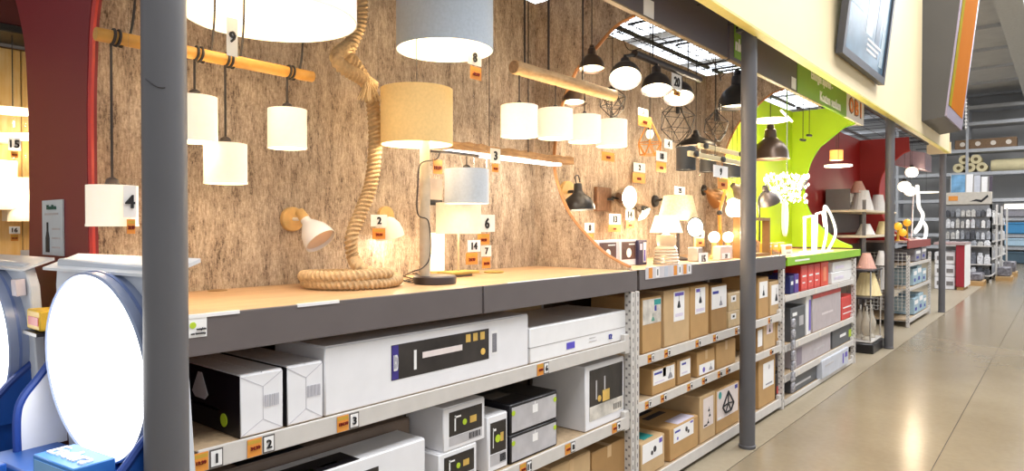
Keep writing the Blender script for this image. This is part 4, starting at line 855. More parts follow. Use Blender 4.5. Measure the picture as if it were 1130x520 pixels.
# wooden bar lamp with black cylinder spots
X = -1.99; A, B_ = at_x(755, 169, X), at_x(819, 182, X); zr = (A.z + B_.z) / 2; A.z = B_.z = zr
T = thing('bar_spot_lamp', 'pale wooden bar lamp with black cylinder spots and round knobs', 'lamp', (X, (A.y + B_.y) / 2, zr))
CW = M('cream_wood', 'd8c79c', 0.5, var=0.06)
for (ua, va), (ub, vb_), xb, kn in (((760, 169.5), (821, 181), -1.9, ((765, 170.5), (795, 176), (818, 180.5))), ((771, 161), (821, 171), -2.0, ((776, 162), (815, 169.5)))):
    ya, yb = at_x(ua, va, xb), at_x(ub, vb_, xb); zz = (ya.z + yb.z) / 2
    part(T, 'wooden_bar', MB().box(xb - 0.011, xb + 0.011, ya.y, yb.y, zz - 0.017, zz + 0.017).bevel(0.003), CW)
    for u, v in kn:
        y = at_x(u, v, xb).y; part(T, 'knob', MB().lathe([(0, 0.024), (0.02, 0.022), (0.024, 0.012), (0.02, 0), (0, 0)], 16, aim((xb + 0.01, y, zz), (1, 0, 0))), BLK)
part(T, 'cross_stay', MB().tube([(-1.9, at_x(789, 175, -1.9).y, zr), (-2.0, at_x(789, 165, -2.0).y, zr + 0.03)], 0.01, 8), BLK)
for u, vt, vb, wpx, dx in ((757, 162, 188, 22, 0.0), (781, 171, 190, 19, -0.09), (808, 178, 196, 21, -0.05)):
    c = at_x(u, vb, X + dx); r = wid(wpx, c, u) / 2; hh = (vb - vt) * dep(c) / F
    s = part(T, 'cylinder_shade', MB().lathe([(r, 0), (r, hh - 0.006), (r - 0.006, hh), (0.0, hh), (0, hh - 0.004), (r - 0.004, hh - 0.01), (r - 0.004, 0)], 26, Matrix.Translation(c)), M('slate_metal', '3d4044', 0.45, 0.2, var=0.05))
    part(s, 'lit_mouth', MB().lathe([(0, 0.012), (r - 0.005, 0.012), (r - 0.005, 0.008), (0, 0.008)], 22, Matrix.Translation(c)), SHIN)
    part(s, 'joint', MB().tube([c + Vector((0, 0, hh * 0.7)), (-1.92, c.y, zr)], 0.01, 8), BLK)
    bulb_light(T, c + Vector((0, 0, -0.02)), 1.0)
cord(T, (X, at_x(789, 170, X).y, zr), (X, at_x(789, 170, X).y, GZ), 0.003)
tag('9', '54.99', 'card 9 with price in front of the wooden bar lamp', -1.9, (787, 183, 803, 196), (792, 197, 803, 209), 176)
tag('18', '44.99', 'card 18 with orange price left of the black cylinder spot', -2.1, (724, 167, 736, 178), (724, 179, 735, 190), 155)
tag('4', '', 'small card 4 above card 18', -2.16, (733, 154, 742, 164), None, 140)
tag('', '59.99', 'lone orange price card below the white beam shades', -2.2, None, (664, 168, 678, 178), 158)
tag('2', '89.99', 'card 2 with orange price on the patterned wall beside the chrome spot', -2.52, (699, 180, 712, 190), (698, 191, 712, 202), 174)
tag('13', '39.99', 'card 13 with orange price below the double chrome spot', -2.45, (672, 236, 685, 248), (671, 248, 685, 256), 230)
tag('14', '32.99', 'card 14 with small orange price right of card 13', -2.44, (690, 231, 700, 243), (691, 244, 700, 252), 225)
tag('8', '27.99', 'card 8 with small orange price beneath the black wall dome', -2.5, (645, 246, 656, 257), (647, 258, 655, 267), 240)
tag('25', '', 'small card 25 above the ribbed glass table lamp', -2.1, (744, 206, 756, 215), None, 195)
tag('15', '', 'card 15 leaning at the bench edge among glowing bulbs', -1.93, (771, 279, 781, 293), None, None)
tag('13', '22.99', 'card 13 with orange price under the oval glowing lamp', -2.05, (767, 255, 777, 263), (768, 263, 777, 272), 245)
# black dome wall lamp with round wooden mount
p = at_x(625, 214, XW)
T = thing('wall_dome_lamp', 'black dome wall lamp on round wooden mount beside the cut-out', 'lamp', p)
part(T, 'wood_mount', MB().lathe([(0, 0), (0.085, 0), (0.085, 0.02), (0.08, 0.025), (0, 0.025)], 28, aim(p, (1, 0, 0))), BEECH)
c = at_x(638, 233, XW + 0.16); pk = c + Vector((0, 0, 0.125)); part(T, 'arm', MB().tube([p + Vector((0.02, 0, 0.01)), (pk.x - 0.06, pk.y - 0.01, pk.z), pk], 0.011, 8), BLK)
WD = [(0.022, -0.05), (0.026, -0.045), (0.03, 0.0), (0.04, 0.015), (0.08, 0.045), (0.1, 0.09), (0.102, 0.12)]
bell(T, pk, (0.06, 0.0, -1), 1.0, BLK, SHIN, WD, 2.0)
part(T, 'loop', MB().tube(spline([pk + Vector((0, -0.02, 0.05)), pk + Vector((0, -0.035, 0.09)), pk + Vector((0, 0.0, 0.1)), pk + Vector((0, 0.02, 0.06))], 6), 0.004, 6), BLK)
# wooden block lamp with chrome spots
p = at_x(663, 220, XW)
T = thing('chrome_spot_lamp', 'wooden block wall lamp with two chrome spots', 'lamp', p)
part(T, 'wood_block', MB().box(XW, XW + 0.03, at_x(655, 220, XW).y, at_x(671, 220, XW).y, p.z - 0.085, p.z + 0.085).bevel(0.004), grain('dark_block', ['4e3626', '6b4c36', '876348', '9c775a'], (70, 70, 8), 0.6, 0.2))
for u, v, wpx, d, u2, v2 in ((695, 218, 27, (1.0, -0.12, -0.05), 676, 220), (711, 237, 20, (0.75, 0.1, -0.65), 692, 222)):
    c = at_x(u, v, XW + 0.15); k = wid(wpx, c, u) / 0.15; d = Vector(d).normalized(); q = c - d * 0.145 * k
    bell(T, q, d, k, CHROME, M('spot_glow', 'fffbe9', 0.5, emit=2, ehex='fff6dc', var=0), e=1.5)
    j = at_x(u2, v2, XW + 0.06); part(T, 'spot_arm', MB().tube([(XW + 0.02, j.y - 0.02, j.z), j, q], 0.009, 8), BLK)
# grey cone spots further right
p = at_x(722, 222, XW)
T = thing('cone_spot', 'brown grey cone wall spot behind the fabric lamp shade', 'lamp', p)
part(T, 'mount', MB().lathe([(0, 0), (0.05, 0), (0.045, 0.02), (0, 0.022)], 20, aim(p, (1, 0, 0))), BLK); q = p + Vector((0.12, 0.0, 0.02)); part(T, 'arm', MB().tube([p, q], 0.01, 8), BLK)
bell(T, q, (0.3, 0.8, -0.35), 1.1, DGREY, M('dim_inside', '6b5844', 0.6), e=0)
p = at_x(776, 210, XW); T = thing('copper_spot', 'copper coloured wall spot left of card 9', 'lamp', p)
part(T, 'mount', MB().lathe([(0, 0), (0.05, 0), (0.045, 0.02), (0, 0.022)], 20, aim(p, (1, 0, 0))), BLK); q = at_x(779, 209, XW + 0.2); part(T, 'arm', MB().tube([p, q], 0.01, 8), BLK)
bell(T, q, (0.35, 0.65, -0.5), 1.15, M('copper', '9a7048', 0.3, 0.6), M('dim_inside', '6b5844', 0.6), e=0)
p = at_x(808, 204, XW + 0.25); T = thing('hanging_spot', 'grey round spot hanging just left of the middle post', 'lamp', p)
bell(T, p, (0.3, 0.6, -0.4), 1.3, M('taupe_metal', '8d7f70', 0.35, 0.3), SHIN, e=1); cord(T, p, (p.x, p.y, GZ), 0.003)
# boxes of bulbs on the bench
for u0, u1, v, x_, lab, m_ in ((659, 682, 266, -2.12, 'white carton with round globe bulb picture on the bench', 0), (684, 703, 265, -2.1, 'white carton with small bulb picture on the bench', 1), (704.5, 714, 265, -2.08, 'slim dark violet bulb pack on the bench', 2)):
    zt_ = at_x(u0, v, x_).z
    T, B = pbox('bulb_carton', lab, 'box', u0, u1, ZB, zt_, WHITE if m_ < 2 else M('dusk_card', '3c3450', 0.5), x=x_, depth=0.1, flaps=False, group='bulb cartons on the bench',
         prints=[('label', 0.1, 0.25, 0.9, 0.92, M('brown_photo', '6a4a40', 0.4, var=0.25)), ('dot', 0.3, 0.32, 0.7, 0.68, SHW), ('pic', 0.5, 0.8, 0.85, 0.85, PAPER)] if m_ < 2 else [('label', 0.55, 0.1, 0.9, 0.9, PAPER), ('pic', 0.6, 0.15, 0.8, 0.6, PURP), ('pic', 0.15, 0.6, 0.4, 0.85, LAV)])
# fabric table lamp, and the glowing glass lamp before it
b = at_z(748, 294, ZB); b.x = -2.16; b.y = at_x(748, 280, b.x).y; k = dep(b) / F; Mx = Matrix.Translation((b.x, b.y, ZB)); z0_, z1_ = at_x(748, 243, b.x).z - ZB, at_x(748, 216, b.x).z - ZB
T = thing('fabric_table_lamp', 'table lamp with beige fabric shade behind the ribbed glass lamp', 'lamp', b)
part(T, 'foot', MB().lathe([(0, 0), (0.08, 0), (0.08, 0.015), (0.012, 0.03), (0.012, z0_ + 0.05), (0, z0_ + 0.05)], 22, Mx), DGREY)
part(T, 'shade', MB().lathe([(22 * k, z0_), (15.5 * k, z1_), (15.5 * k - .003, z1_), (22 * k - .003, z0_)], 32, Mx, True), M('fabric_shade', 'cdb896', 0.8, emit=0.10, ehex='ffd28a', var=0.18, vs_=70))
part(T, 'bulb', MB().sphere((b.x, b.y, ZB + z0_ + .07), 0.03), BULB); bulb_light(T, (b.x, b.y, ZB + z0_ + 0.03), 2)
b = at_z(735, 296, ZB); b.x = -1.99; b.y = at_x(735, 280, b.x).y; k = dep(b) / F; Mx = Matrix.Translation((b.x, b.y, ZB)); hb = at_x(735, 256, b.x).z - ZB; z1_ = at_x(735, 238, b.x).z - ZB
T = thing('glass_table_lamp', 'glowing white shaded table lamp on a ribbed glass base', 'lamp', b)
prof = [(0, 0), (14 * k, 0), (14.4 * k, 0.008)]
for i in range(5): prof += [((13.6 - i * .5) * k, 0.014 + i * 0.02), ((14.6 - i * .5) * k, 0.023 + i * 0.02)]
prof += [(9.5 * k, 0.12), (11.5 * k, 0.15), (10.5 * k, 0.19), (5 * k, hb - 0.02), (2.4 * k, hb), (0, hb)]
part(T, 'glass_base', MB().lathe(prof, 28, Mx), LGLASS); part(T, 'stem', MB().tube([(b.x, b.y, ZB + hb - 0.01), (b.x, b.y, ZB + hb + 0.06)], 0.012, 8), CHROME)
part(T, 'shade', MB().lathe([(18 * k, hb - 0.005), (12 * k, z1_), (12 * k - .003, z1_), (18 * k - .003, hb - 0.005)], 32, Mx, True), M('band_glow', 'fff3d8', 0.6, emit=0.9, ehex='ffefc8', var=0))
part(T, 'bulb', MB().sphere((b.x, b.y, ZB + hb + .07), 0.028), BULB); bulb_light(T, (b.x, b.y, ZB + hb + 0.03), 2)
# oval glowing lamp on a small box base
b = at_z(768, 292, ZB); b.x = -2.0; b.y = at_x(767, 285, b.x).y; k = dep(b) / F
T = thing('oval_desk_lamp', 'desk lamp with oval glowing face on a grey cube base', 'lamp', b)
part(T, 'cube_base', MB().box(b.x - 0.04, b.x + 0.04, b.y - 0.04, b.y + 0.04, ZB, ZB + 0.1).bevel(0.006), M('stone', '8d8580', 0.6, var=0.2))
c = at_x(767, 251, b.x); part(T, 'stem', MB().tube([(b.x, b.y, ZB + 0.09), (b.x, b.y, c.z)], 0.008, 8), BEECH)
Mo = aim(c, (0.5, -0.8, -0.1)) @ Matrix.Diagonal((1, 1.25, 1, 1)); rr = 8.6 * k
part(T, 'rim', MB().lathe([(rr, -0.03), (rr + .004, 0), (rr, 0.006), (0, -0.03)], 26, Mo), BLK); part(T, 'glowing_face', MB().lathe([(0, 0.009), (rr * .94, 0.008), (rr * .94, 0)], 26, Mo), GLOWW)
bulb_light(T, c + Vector((0.06, -0.1, 0)), 2)
# jointed wooden lamp and glowing bulbs
b = at_z(797, 290, ZB); b.x = -2.1; b.y = at_x(796, 285, b.x).y
T = thing('jointed_wood_lamp', 'jointed amber wooden lamp standing on the bench left of the post', 'lamp', b); k = dep(b) / F
part(T, 'base', MB().lathe([(0, 0), (0.05, 0), (0.05, 0.02), (0, 0.022)], 24, Matrix.Translation((b.x, b.y, ZB))), AMBER)
j1 = at_x(794, 235, b.x); j2 = at_x(803, 200, b.x)
part(T, 'lower_arm', MB().tube([(b.x, b.y, ZB + 0.01), j1], 0.016, 4), AMBER); part(T, 'upper_arm', MB().tube([j1, j2], 0.014, 4), AMBER); part(T, 'joint', MB().sphere(j1, 0.022), BLK)
for u, lab in ((788, 'round glowing bulb lamp left of the jointed wooden lamp'), (803.5, 'round glowing bulb lamp right of the jointed wooden lamp')):
    q = at_x(u, 262, -2.02); T = thing('bulb_lamp', lab, 'lamp', (q.x, q.y, ZB), group='glowing bulb lamps')
    part(T, 'foot', MB().lathe([(0, 0), (0.034, 0), (0.034, 0.03), (0.02, 0.035), (0.018, q.z - ZB - 0.04), (0, q.z - ZB - 0.035)], 18, Matrix.Translation((q.x, q.y, ZB))), BEECH)
    part(T, 'bulb', MB().sphere(q, 6 * k, 18, 12), M('globe_glow', 'ffffff', 0.4, emit=2, ehex='ffe8b0', var=0)); bulb_light(T, q + Vector((0.05, 0, 0.03)), 1.2)
pbox('small_pack', 'small pink white pack on the bench beside the post', 'box', 795, 808, ZB, at_x(795, 272, -1.92).z, M('blush_card', 'dfc4b8', 0.5), x=-1.92, depth=0.06, flaps=False, prints=[('pic', 0.1, 0.1, 0.8, 0.5, PAPER), ('text', 0.2, 0.15, 0.7, 0.42, INK, '22')])
# wooden frame lamp straddling the post
b = at_z(829, 287, ZB); X = -1.95; y0, y1 = at_x(813, 270, X).y, at_x(846, 270, X).y; zt = at_x(829, 240, X).z
T = thing('frame_lamp', 'upright wooden frame lamp standing behind the middle post', 'lamp', (X, (y0 + y1) / 2, ZB)); ym, t_ = (y0 + y1) / 2, 0.025
part(T, 'wooden_frame', MB().box(X - .03, X + .03, y0, y0 + t_, ZB, zt).box(X - .03, X + .03, y1 - t_, y1, ZB, zt).box(X - .03, X + .03, y0 + t_, y1 - t_, zt - t_, zt).box(X - .03, X + .03, y0 + t_, y1 - t_, ZB, ZB + t_), M('brown_frame', '8a6534', 0.6, var=0.15))
part(T, 'bulb', MB().sphere((X, y0 + 0.07, zt - 0.1), 0.04), GLOWS); part(T, 'lamp_holder', MB().tube([(X, y0 + 0.07, zt - 0.02), (X, y0 + 0.07, zt - 0.07)], 0.015, 10), BLK); bulb_light(T, (X + .06, y0 + .07, zt - .1), 1.5)
c = at_x(813, 232, -2.3); T = thing('globe_pendant', 'bright white globe pendant behind the left edge of the post', 'lamp', c)
part(T, 'globe', MB().sphere(c, 0.12, 22, 14), M('globe_white', 'ffffff', 0.4, emit=1.3, ehex='fff0cc', var=0)); cord(T, c + Vector((0, 0, 0.11)), (c.x, c.y, GZ), 0.003); part(T, 'cap', MB().lathe([(0.03, 0), (0.03, 0.03), (0, 0.04)], 16, Matrix.Translation(c + Vector((0, 0, 0.11)))), BLK); bulb_light(T, c + Vector((0.16, 0, 0)), 4, r=0.1)
# price strip on the dark bench edge
X = XF + 0.006; a, b = at_x(712, 309, X), at_x(763, 293, X); za, zb_ = at_x(735, 305, X).z, at_x(735, 294, X).z
T = thing('price_strip', 'clear strip of price cards on the dark bench edge', 'price tag', (X, a.y, za)); s = part(T, 'strip', MB().box(X, X + 0.0015, a.y, b.y, za - .005, zb_ + .005), M('strip_film', 'cfc9cc', 0.3))
for f_, m_, tx in ((0.1, ORANGE, '12'), (0.24, PAPER, '5'), (0.42, M('ice_card', 'c3c6cf', 0.5), ''), (0.62, ORANGE, '16'), (0.72, PAPER, '6'), (0.84, ORANGE, '21'), (0.94, PAPER, '7')):
    y = a.y + (b.y - a.y) * f_; q = part(s, 'price_card', MB().box(X + .0015, X + .0025, y - .022, y + .022, za, zb_), m_)
    # numerals sit on the cards
    if tx and m_ is PAPER: part(s, 'numeral', MB().box(X + .0025, X + .003, y - .006, y + .006, za + .012, zb_ - .012), INK)
# slack wiring on the grid
for k in range(9):
    x_, y_ = random.uniform(-2.4, -1.95), 3.55 + k * 0.26
    pts = [(x_, y_, GZ - 0.004), (x_ + random.uniform(-.1, .1), y_ + .12, GZ - .1 - .08 * random.random()), (x_ + random.uniform(-.15, .15), y_ + .25, GZ - .05 - .1 * random.random()), (x_ + .05, y_ + .4, GZ - .004)]
    solo('slack_cable', '%s slack black cable loop from the cut-out under the ceiling grid' % 'first second third fourth fifth sixth seventh eighth ninth'.split()[k], 'cable', MB().tube(spline(pts, 7), 0.003, 5), CORD, group='slack cables under the ceiling grid')
# ================================================================== LIME BAY
c = at_x(868, 203, -2.15); k = dep(c) / F
T = thing('crystal_chandelier', 'brilliant white crystal chandelier glowing in the lime green bay', 'lamp', c)
CRY = M('crystal_glow', 'ffffff', 0.2, emit=0.8, ehex='fff4d6', var=0)
part(T, 'stem', MB().tube([c, (c.x, c.y, GZ)], 0.006, 8), CHROME); part(T, 'hanger_bar', MB().box(c.x - .17, c.x + .17, c.y - .006, c.y + .006, GZ - .006, GZ + .004), BLK)
for i in range(10):
    a = 2 * PI * i / 10; e_ = c + Vector((0.19 * math.cos(a), 0.30 * math.sin(a), 0.03 + 0.02 * math.sin(3 * a)))
    A_ = part(T, 'arm', MB().tube(spline([c + Vector((0, 0, -0.05)), c + Vector((0.1 * math.cos(a), 0.15 * math.sin(a), -0.1)), e_], 6), 0.006, 6), CHROME)
    part(A_, 'candle_bulb', MB().sphere(e_ + Vector((0, 0, 0.03)), 0.015, 10, 8, 1.8), M('candle_glow', 'ffffff', 0.3, emit=3, ehex='fff2d0', var=0))
m = MB(); m2 = MB()
for i in range(150):
    a = random.uniform(0, 2 * PI); r = random.uniform(0.2, 1); p = c + Vector((0.2 * r * math.cos(a), 0.31 * r * math.sin(a), random.uniform(-0.19, 0.1)))
    s_ = random.uniform(0.008, 0.015); m.add([p + Vector(v) * s_ for v in ((0, 0, 1.4), (1, 0, 0), (0, 1, 0), (-1, 0, 0), (0, -1, 0), (0, 0, -1.8))], [(0, 1, 2), (0, 2, 3), (0, 3, 4), (0, 4, 1), (5, 2, 1), (5, 3, 2), (5, 4, 3), (5, 1, 4)])
part(T, 'crystal_drops', m, CRY, smooth=False, kind='stuff')
bulb_light(T, c + Vector((0.05, -0.1, -0.26)), 11, (1, 0.9, 0.7), 0.12); bulb_light(T, c + Vector((0, 0, 0.2)), 6, (1, 0.9, 0.7), 0.1)
# black desk lamp
b = at_x(838, 282, -2.1); T = thing('black_desk_lamp', 'black desk lamp bending over beside the middle post', 'lamp', (b.x, b.y, ZB))
part(T, 'base', MB().lathe([(0, 0), (0.07, 0), (0.07, 0.015), (0, 0.018)], 22, Matrix.Translation((b.x, b.y, ZB))), BLK)
q = at_x(845, 211, -2.1); part(T, 'arm', MB().tube(spline([(b.x, b.y, ZB + .01), (b.x, b.y, ZB + .3), at_x(838, 218, -2.1), q], 8), 0.008, 8), BLK)
bell(T, q, Vector((0.1, 0.45, -1)), 1.0, DGREY, SHIN, WD, 1.2)
# oval mirror
c = at_x(866, 240, XW + 0.02); k = dep(c) / F
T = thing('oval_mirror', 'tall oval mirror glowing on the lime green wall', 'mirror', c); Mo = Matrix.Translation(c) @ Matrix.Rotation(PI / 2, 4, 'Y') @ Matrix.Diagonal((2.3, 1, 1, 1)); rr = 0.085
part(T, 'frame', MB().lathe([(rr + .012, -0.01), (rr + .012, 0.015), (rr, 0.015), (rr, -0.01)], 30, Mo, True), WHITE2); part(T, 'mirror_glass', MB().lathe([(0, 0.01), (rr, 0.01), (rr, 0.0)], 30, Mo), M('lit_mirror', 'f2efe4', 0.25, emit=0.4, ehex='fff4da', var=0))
# yellow bulb packs
for i, u in enumerate((846, 853, 860)):
    pbox('yellow_pack', ('yellow bulb pack nearest the post on the lime bench', 'yellow bulb pack in the middle on the lime bench', 'yellow bulb pack farthest from the post')[i], 'box', u, u + 6, 1.287, 1.287 + 0.12, M('yellow_card', 'e9bd3c', 0.5), x=-1.95, depth=0.06, flaps=False, group='yellow bulb packs', prints=[('pic', 0.2, 0.1, 0.8, 0.5, M('amber_print', 'c9822e', 0.5)), ('pic', 0.2, 0.7, 0.8, 0.85, PAPER)])
pbox('white_stand_card', 'white card stand at the left end of the lime bench', 'sign', 866, 874, 1.287, 1.287 + 0.1, PAPER, x=-1.9, depth=0.03, flaps=False, prints=[('pic', 0.1, 0.6, 0.9, 0.9, ORANGE), ('pic', 0.2, 0.2, 0.8, 0.4, SIL)])
# white curved table lamps
TUB = M('white_tube_glow', 'ffffff', 0.4, emit=0.7, ehex='fff8ea', var=0)
for i, (pts, lab) in enumerate(((((888, 277), (888, 240), (897, 238), (897, 277)), 'white LED lamp shaped as a narrow arch on the lime bench'), (((900, 277), (901, 236), (908, 234), (910, 250)), 'tall white LED lamp with short hook on the lime bench'),
        (((908, 277), (912, 255), (910, 228), (918, 240), (922, 258), (914, 277)), 'white LED lamp shaped as a leaning loop on the lime bench'))):
    X = -1.98 + 0.03 * i; P = [at_x(u, v, X) for u, v in pts]; zb0 = 1.29
    for q in P:
        if q.z < zb0 + 0.03: q.z = zb0 + 0.012
    T = thing('led_table_lamp', lab, 'lamp', (P[0].x, P[0].y, zb0), group='white curved lamps')
    part(T, 'foot', MB().box(X - .05, X + .05, P[0].y - .03, P[-1].y + .03 if P[-1].z < zb0 + .05 else P[0].y + .09, zb0 - 0.005, zb0 + 0.012).bevel(0.003), WHITE2)
    part(T, 'glowing_tube', MB().tube(spline(P, 8) if i == 2 else P, 0.014, 10), TUB)
bulb_light(T, at_x(905, 240, -1.85), 3, (1, 0.95, 0.85))
# white ceiling disc, rod pendants, small shades
c = at_x(850, 134, -2.1); T = thing('disc_pendant', 'flat white disc pendant high in the lime bay', 'lamp', c); part(T, 'disc', MB().lathe([(0, 0), (0.16, 0), (0.17, 0.015), (0.05, 0.03), (0, 0.035)], 30, Matrix.Translation(c)), GLOWS); cord(T, c + Vector((0, 0, 0.03)), (c.x, c.y, GZ)); bulb_light(T, c - Vector((0, 0, 0.08)), 4, r=0.12)
c = at_x(862, 128, -2.2); T = thing('bar_light', 'thin white tilted light bar high in the lime bay', 'lamp', c); part(T, 'tube', MB().tube([at_x(862, 122, -2.2), at_x(874, 134, -2.2)], 0.012, 8), GLOWS); cord(T, at_x(868, 127, -2.2), (-2.2, at_x(868, 127, -2.2).y, GZ))
for u, v0, v1, lab in ((886, 115, 155, 'thin black double rod hanging before the lime panel'), (893, 115, 150, 'thin black single rod hanging before the lime panel')):
    q = at_x(u, v1, -2.1); T = thing('rod_pendant', lab, 'lamp', q); part(T, 'rod', MB().tube([q, (q.x, q.y, GZ)], 0.004, 6), BLK); part(T, 'spot_bar', MB().tube([q - Vector((0, .07, 0)), q + Vector((0, .07, 0.01))], 0.014, 8), BLK)
pendant('small orange shaded pendant in front of the red bay', 923, 166, 177, 15, -2.1, M('orange_shade', 'e0a05a', 0.7, emit=0.9, ehex='ffb25a', var=0.03), 1.5)
q = at_x(925, 185, -2.05); T = thing('plate_pendant', 'white glowing plate pendant beneath the orange shade', 'lamp', q); part(T, 'plate', MB().lathe([(0, 0), (0.15, 0.01), (0.15, 0.03), (0, 0.04)], 28, Matrix.Translation(q)), GLOWS); cord(T, q + Vector((0, 0, .03)), (q.x + .0, q.y, GZ)); bulb_light(T, q - Vector((0, 0, .06)), 2)
part(wt4, 'white_print', MB().box(XF + 0.01, XF + 0.0115, at_x(876, 290, XF).y, at_x(892, 290, XF).y, 1.24, 1.256), PAPER)
# green sign and logo board above the lime bay
X = XF + 0.004; ya, yb = at_x(880, 100, X).y, at_x(934, 130, X).y
T = thing('energy_sign', 'lime green fascia sign reading Energie sparen Kosten senken', 'sign', (X, (ya + yb) / 2, 2.74))
brd = part(T, 'green_board', MB().box(X - 0.03, X, ya, yb, 2.735, 3.24), M('sign_green', '78a81e', 0.45, var=0.1, vs_=2))
letter(brd, 'Energie sparen -', (X + 0.002, (ya + yb) / 2 - 0.08, 2.955), 0.11, PAPER, (yb - ya) * 0.86, bold=True); letter(brd, 'Kosten senken', (X + 0.002, (ya + yb) / 2 + 0.22, 2.81), 0.095, PAPER, (yb - ya) * 0.72, bold=True)
yc = at_x(953, 137, X).y
T = thing('logo_board', 'white board with bold orange OBI lettering beside the green sign', 'sign', (X, (yb + yc) / 2, 2.735)); brd = part(T, 'white_panel', MB().box(X - 0.03, X + 0.001, yb + 0.004, yc, 2.735, 3.24), PAPER)
part(brd, 'end_board', MB().box(X - 0.5, X - 0.03, yc - 0.02, yc, 2.74, 3.1), M('board_side', 'd9d3cf', 0.5))
LB, LO = M('logo_brown', '7c4420', 0.5, var=0), M('logo_orange', 'f08a1c', 0.4, var=0)
for ch, f_ in (('O', .25), ('B', .55), ('I', .79)):
    for mm, hh, off in ((LB, .185, .003), (LO, .155, .006)): letter(brd, ch, (X + off, yb + (yc - yb) * f_, 2.885), hh, mm, (yc - yb) * (.27 if mm is LB else .22), bold=True, stretch=1.5 if ch != 'I' else 1.2, name='logo_outline' if mm is LB else 'logo')
a, b = at_x(810.5, 50, X).y, at_x(818.5, 50, X).y
T = thing('energy_sign', 'end of a lime green sign left of the middle post', 'sign', (X, a, 2.75)); brd = part(T, 'green_board', MB().box(X - 0.02, X, a, b + 0.03, 2.76, 3.08), M('sign_green', '78a81e', 0.45, var=0.1, vs_=2)); letter(brd, 'nk', (X + .002, (a + b) / 2 + .01, 2.86), 0.09, PAPER, (b - a) * 0.95, bold=True)
# ================================================================== POSTER AND LIGHT BOX ON THE CREAM PANEL
a, b = at_x(925, 60, -1.56), at_x(972, 93, -1.56); W_ = b.y - a.y; zb0 = (a.z + b.z) / 2; H_ = 1.25
T = thing('framed_poster', 'dark framed blue poster tilted forward on the cream panel', 'poster', (-1.555, (a.y + b.y) / 2, zb0), local=True, ry=math.radians(6.5)); fr = M('poster_frame', '4a4a50', 0.4, 0.3); f_ = 0.07
part(T, 'frame', MB().box(-0.03, 0.03, -W_ / 2, -W_ / 2 + f_, 0, H_).box(-0.03, 0.03, W_ / 2 - f_, W_ / 2, 0, H_).box(-0.03, 0.03, -W_ / 2 + f_, W_ / 2 - f_, 0, f_).box(-0.03, 0.03, -W_ / 2 + f_, W_ / 2 - f_, H_ - f_, H_), fr)
s = part(T, 'poster_sheet', MB().box(-0.01, 0.008, -W_ / 2 + f_, W_ / 2 - f_, f_, H_ - f_), M('poster_blue', '5d7c92', 0.25, var=0.35, vs_=3))
for y0_, y1_, z0_, z1_, m_ in ((-0.05, 0.1, 0.35, 1.15, M('poster_pale', 'b9cbd6', 0.3, var=0.2)), (0.18, 0.28, 0.2, 1.1, M('poster_deep', '33506b', 0.3, var=0.2)), (0.34, 0.42, 0.15, 1.1, M('poster_pale', 'b9cbd6', 0.3)), (-0.42, -0.15, 0.5, 0.9, M('poster_mid', '86a2b5', 0.3, var=0.2))):
    part(s, 'poster_shape', MB().box(0.008, 0.0095, y0_ * W_, y1_ * W_, z0_, z1_), m_)
for k in range(3): part(s, 'print_line', MB().box(0.0095, 0.0105, 0.0 * W_, (0.34 - 0.05 * k) * W_, 0.30 - k * 0.05, 0.325 - k * 0.05), PAPER)
part(T, 'wall_bracket', MB().box(-0.1, -0.03, -0.05, 0.05, 0.1, 0.25).box(-0.2, -0.03, -0.05, 0.05, H_ - .2, H_ - .1), fr)
ya, yb = 11.17, 13.0
T = thing('light_box_sign', 'grey wedge sign box with orange front on the cream panel', 'sign', (-1.45, (ya + yb) / 2, 3.07))
pol = [(-1.60, 3.055), (-1.32, 3.09), (-1.05, 5.6), (-1.60, 5.6)]
part(T, 'grey_housing', MB().prism(pol, ya, yb), M('housing_grey', '4a4744', 0.5, var=0.05, vs_=2))
def onface(y0_, y1_, z0_, z1_, t, m_, nm, par):
    def xx(z): return -1.32 + (z - 3.09) * 0.27 / 2.51
    part(par, nm, MB().add([(xx(z) + d, y, z) for d in (-0.002, t) for y, z in ((y0_, z0_), (y1_, z0_), (y1_, z1_), (y0_, z1_))], [(0, 3, 2, 1), (4, 5, 6, 7), (0, 1, 5, 4), (1, 2, 6, 5), (2, 3, 7, 6), (3, 0, 4, 7)]), m_)
FRM = M('sign_rim', '9b8fa0', 0.4)
onface(ya, yb, 3.1, 5.6, 0.02, FRM, 'front_frame', T); onface(ya + 0.06, yb - 0.16, 3.26, 5.58, 0.024, M('sign_orange', 'b8690c', 0.9, var=0.05, vs_=1, spec=0.05), 'orange_panel', T); onface(ya + 0.06, ya + 0.3, 3.26, 5.58, 0.027, M('sign_yellow', '9a8a14', 0.9, spec=0.05), 'yellow_stripe', T)
q = at_d(1066, 110, 12.5); m = MB()
for i in range(9): m.lathe([(0.018, -0.006), (0.03, 0), (0.018, 0.006)], 10, Matrix.Translation(q - Vector((0, 0, i * 0.065))))
m.tube([q, (q.x, q.y, 7.3)], 0.004, 4); m.tube([q, q - Vector((0, 0, 0.55))], 0.006, 5)
solo('hanging_garland', 'white ringed garland hanging from the roof beside the orange sign', 'decoration', m, PAPER)
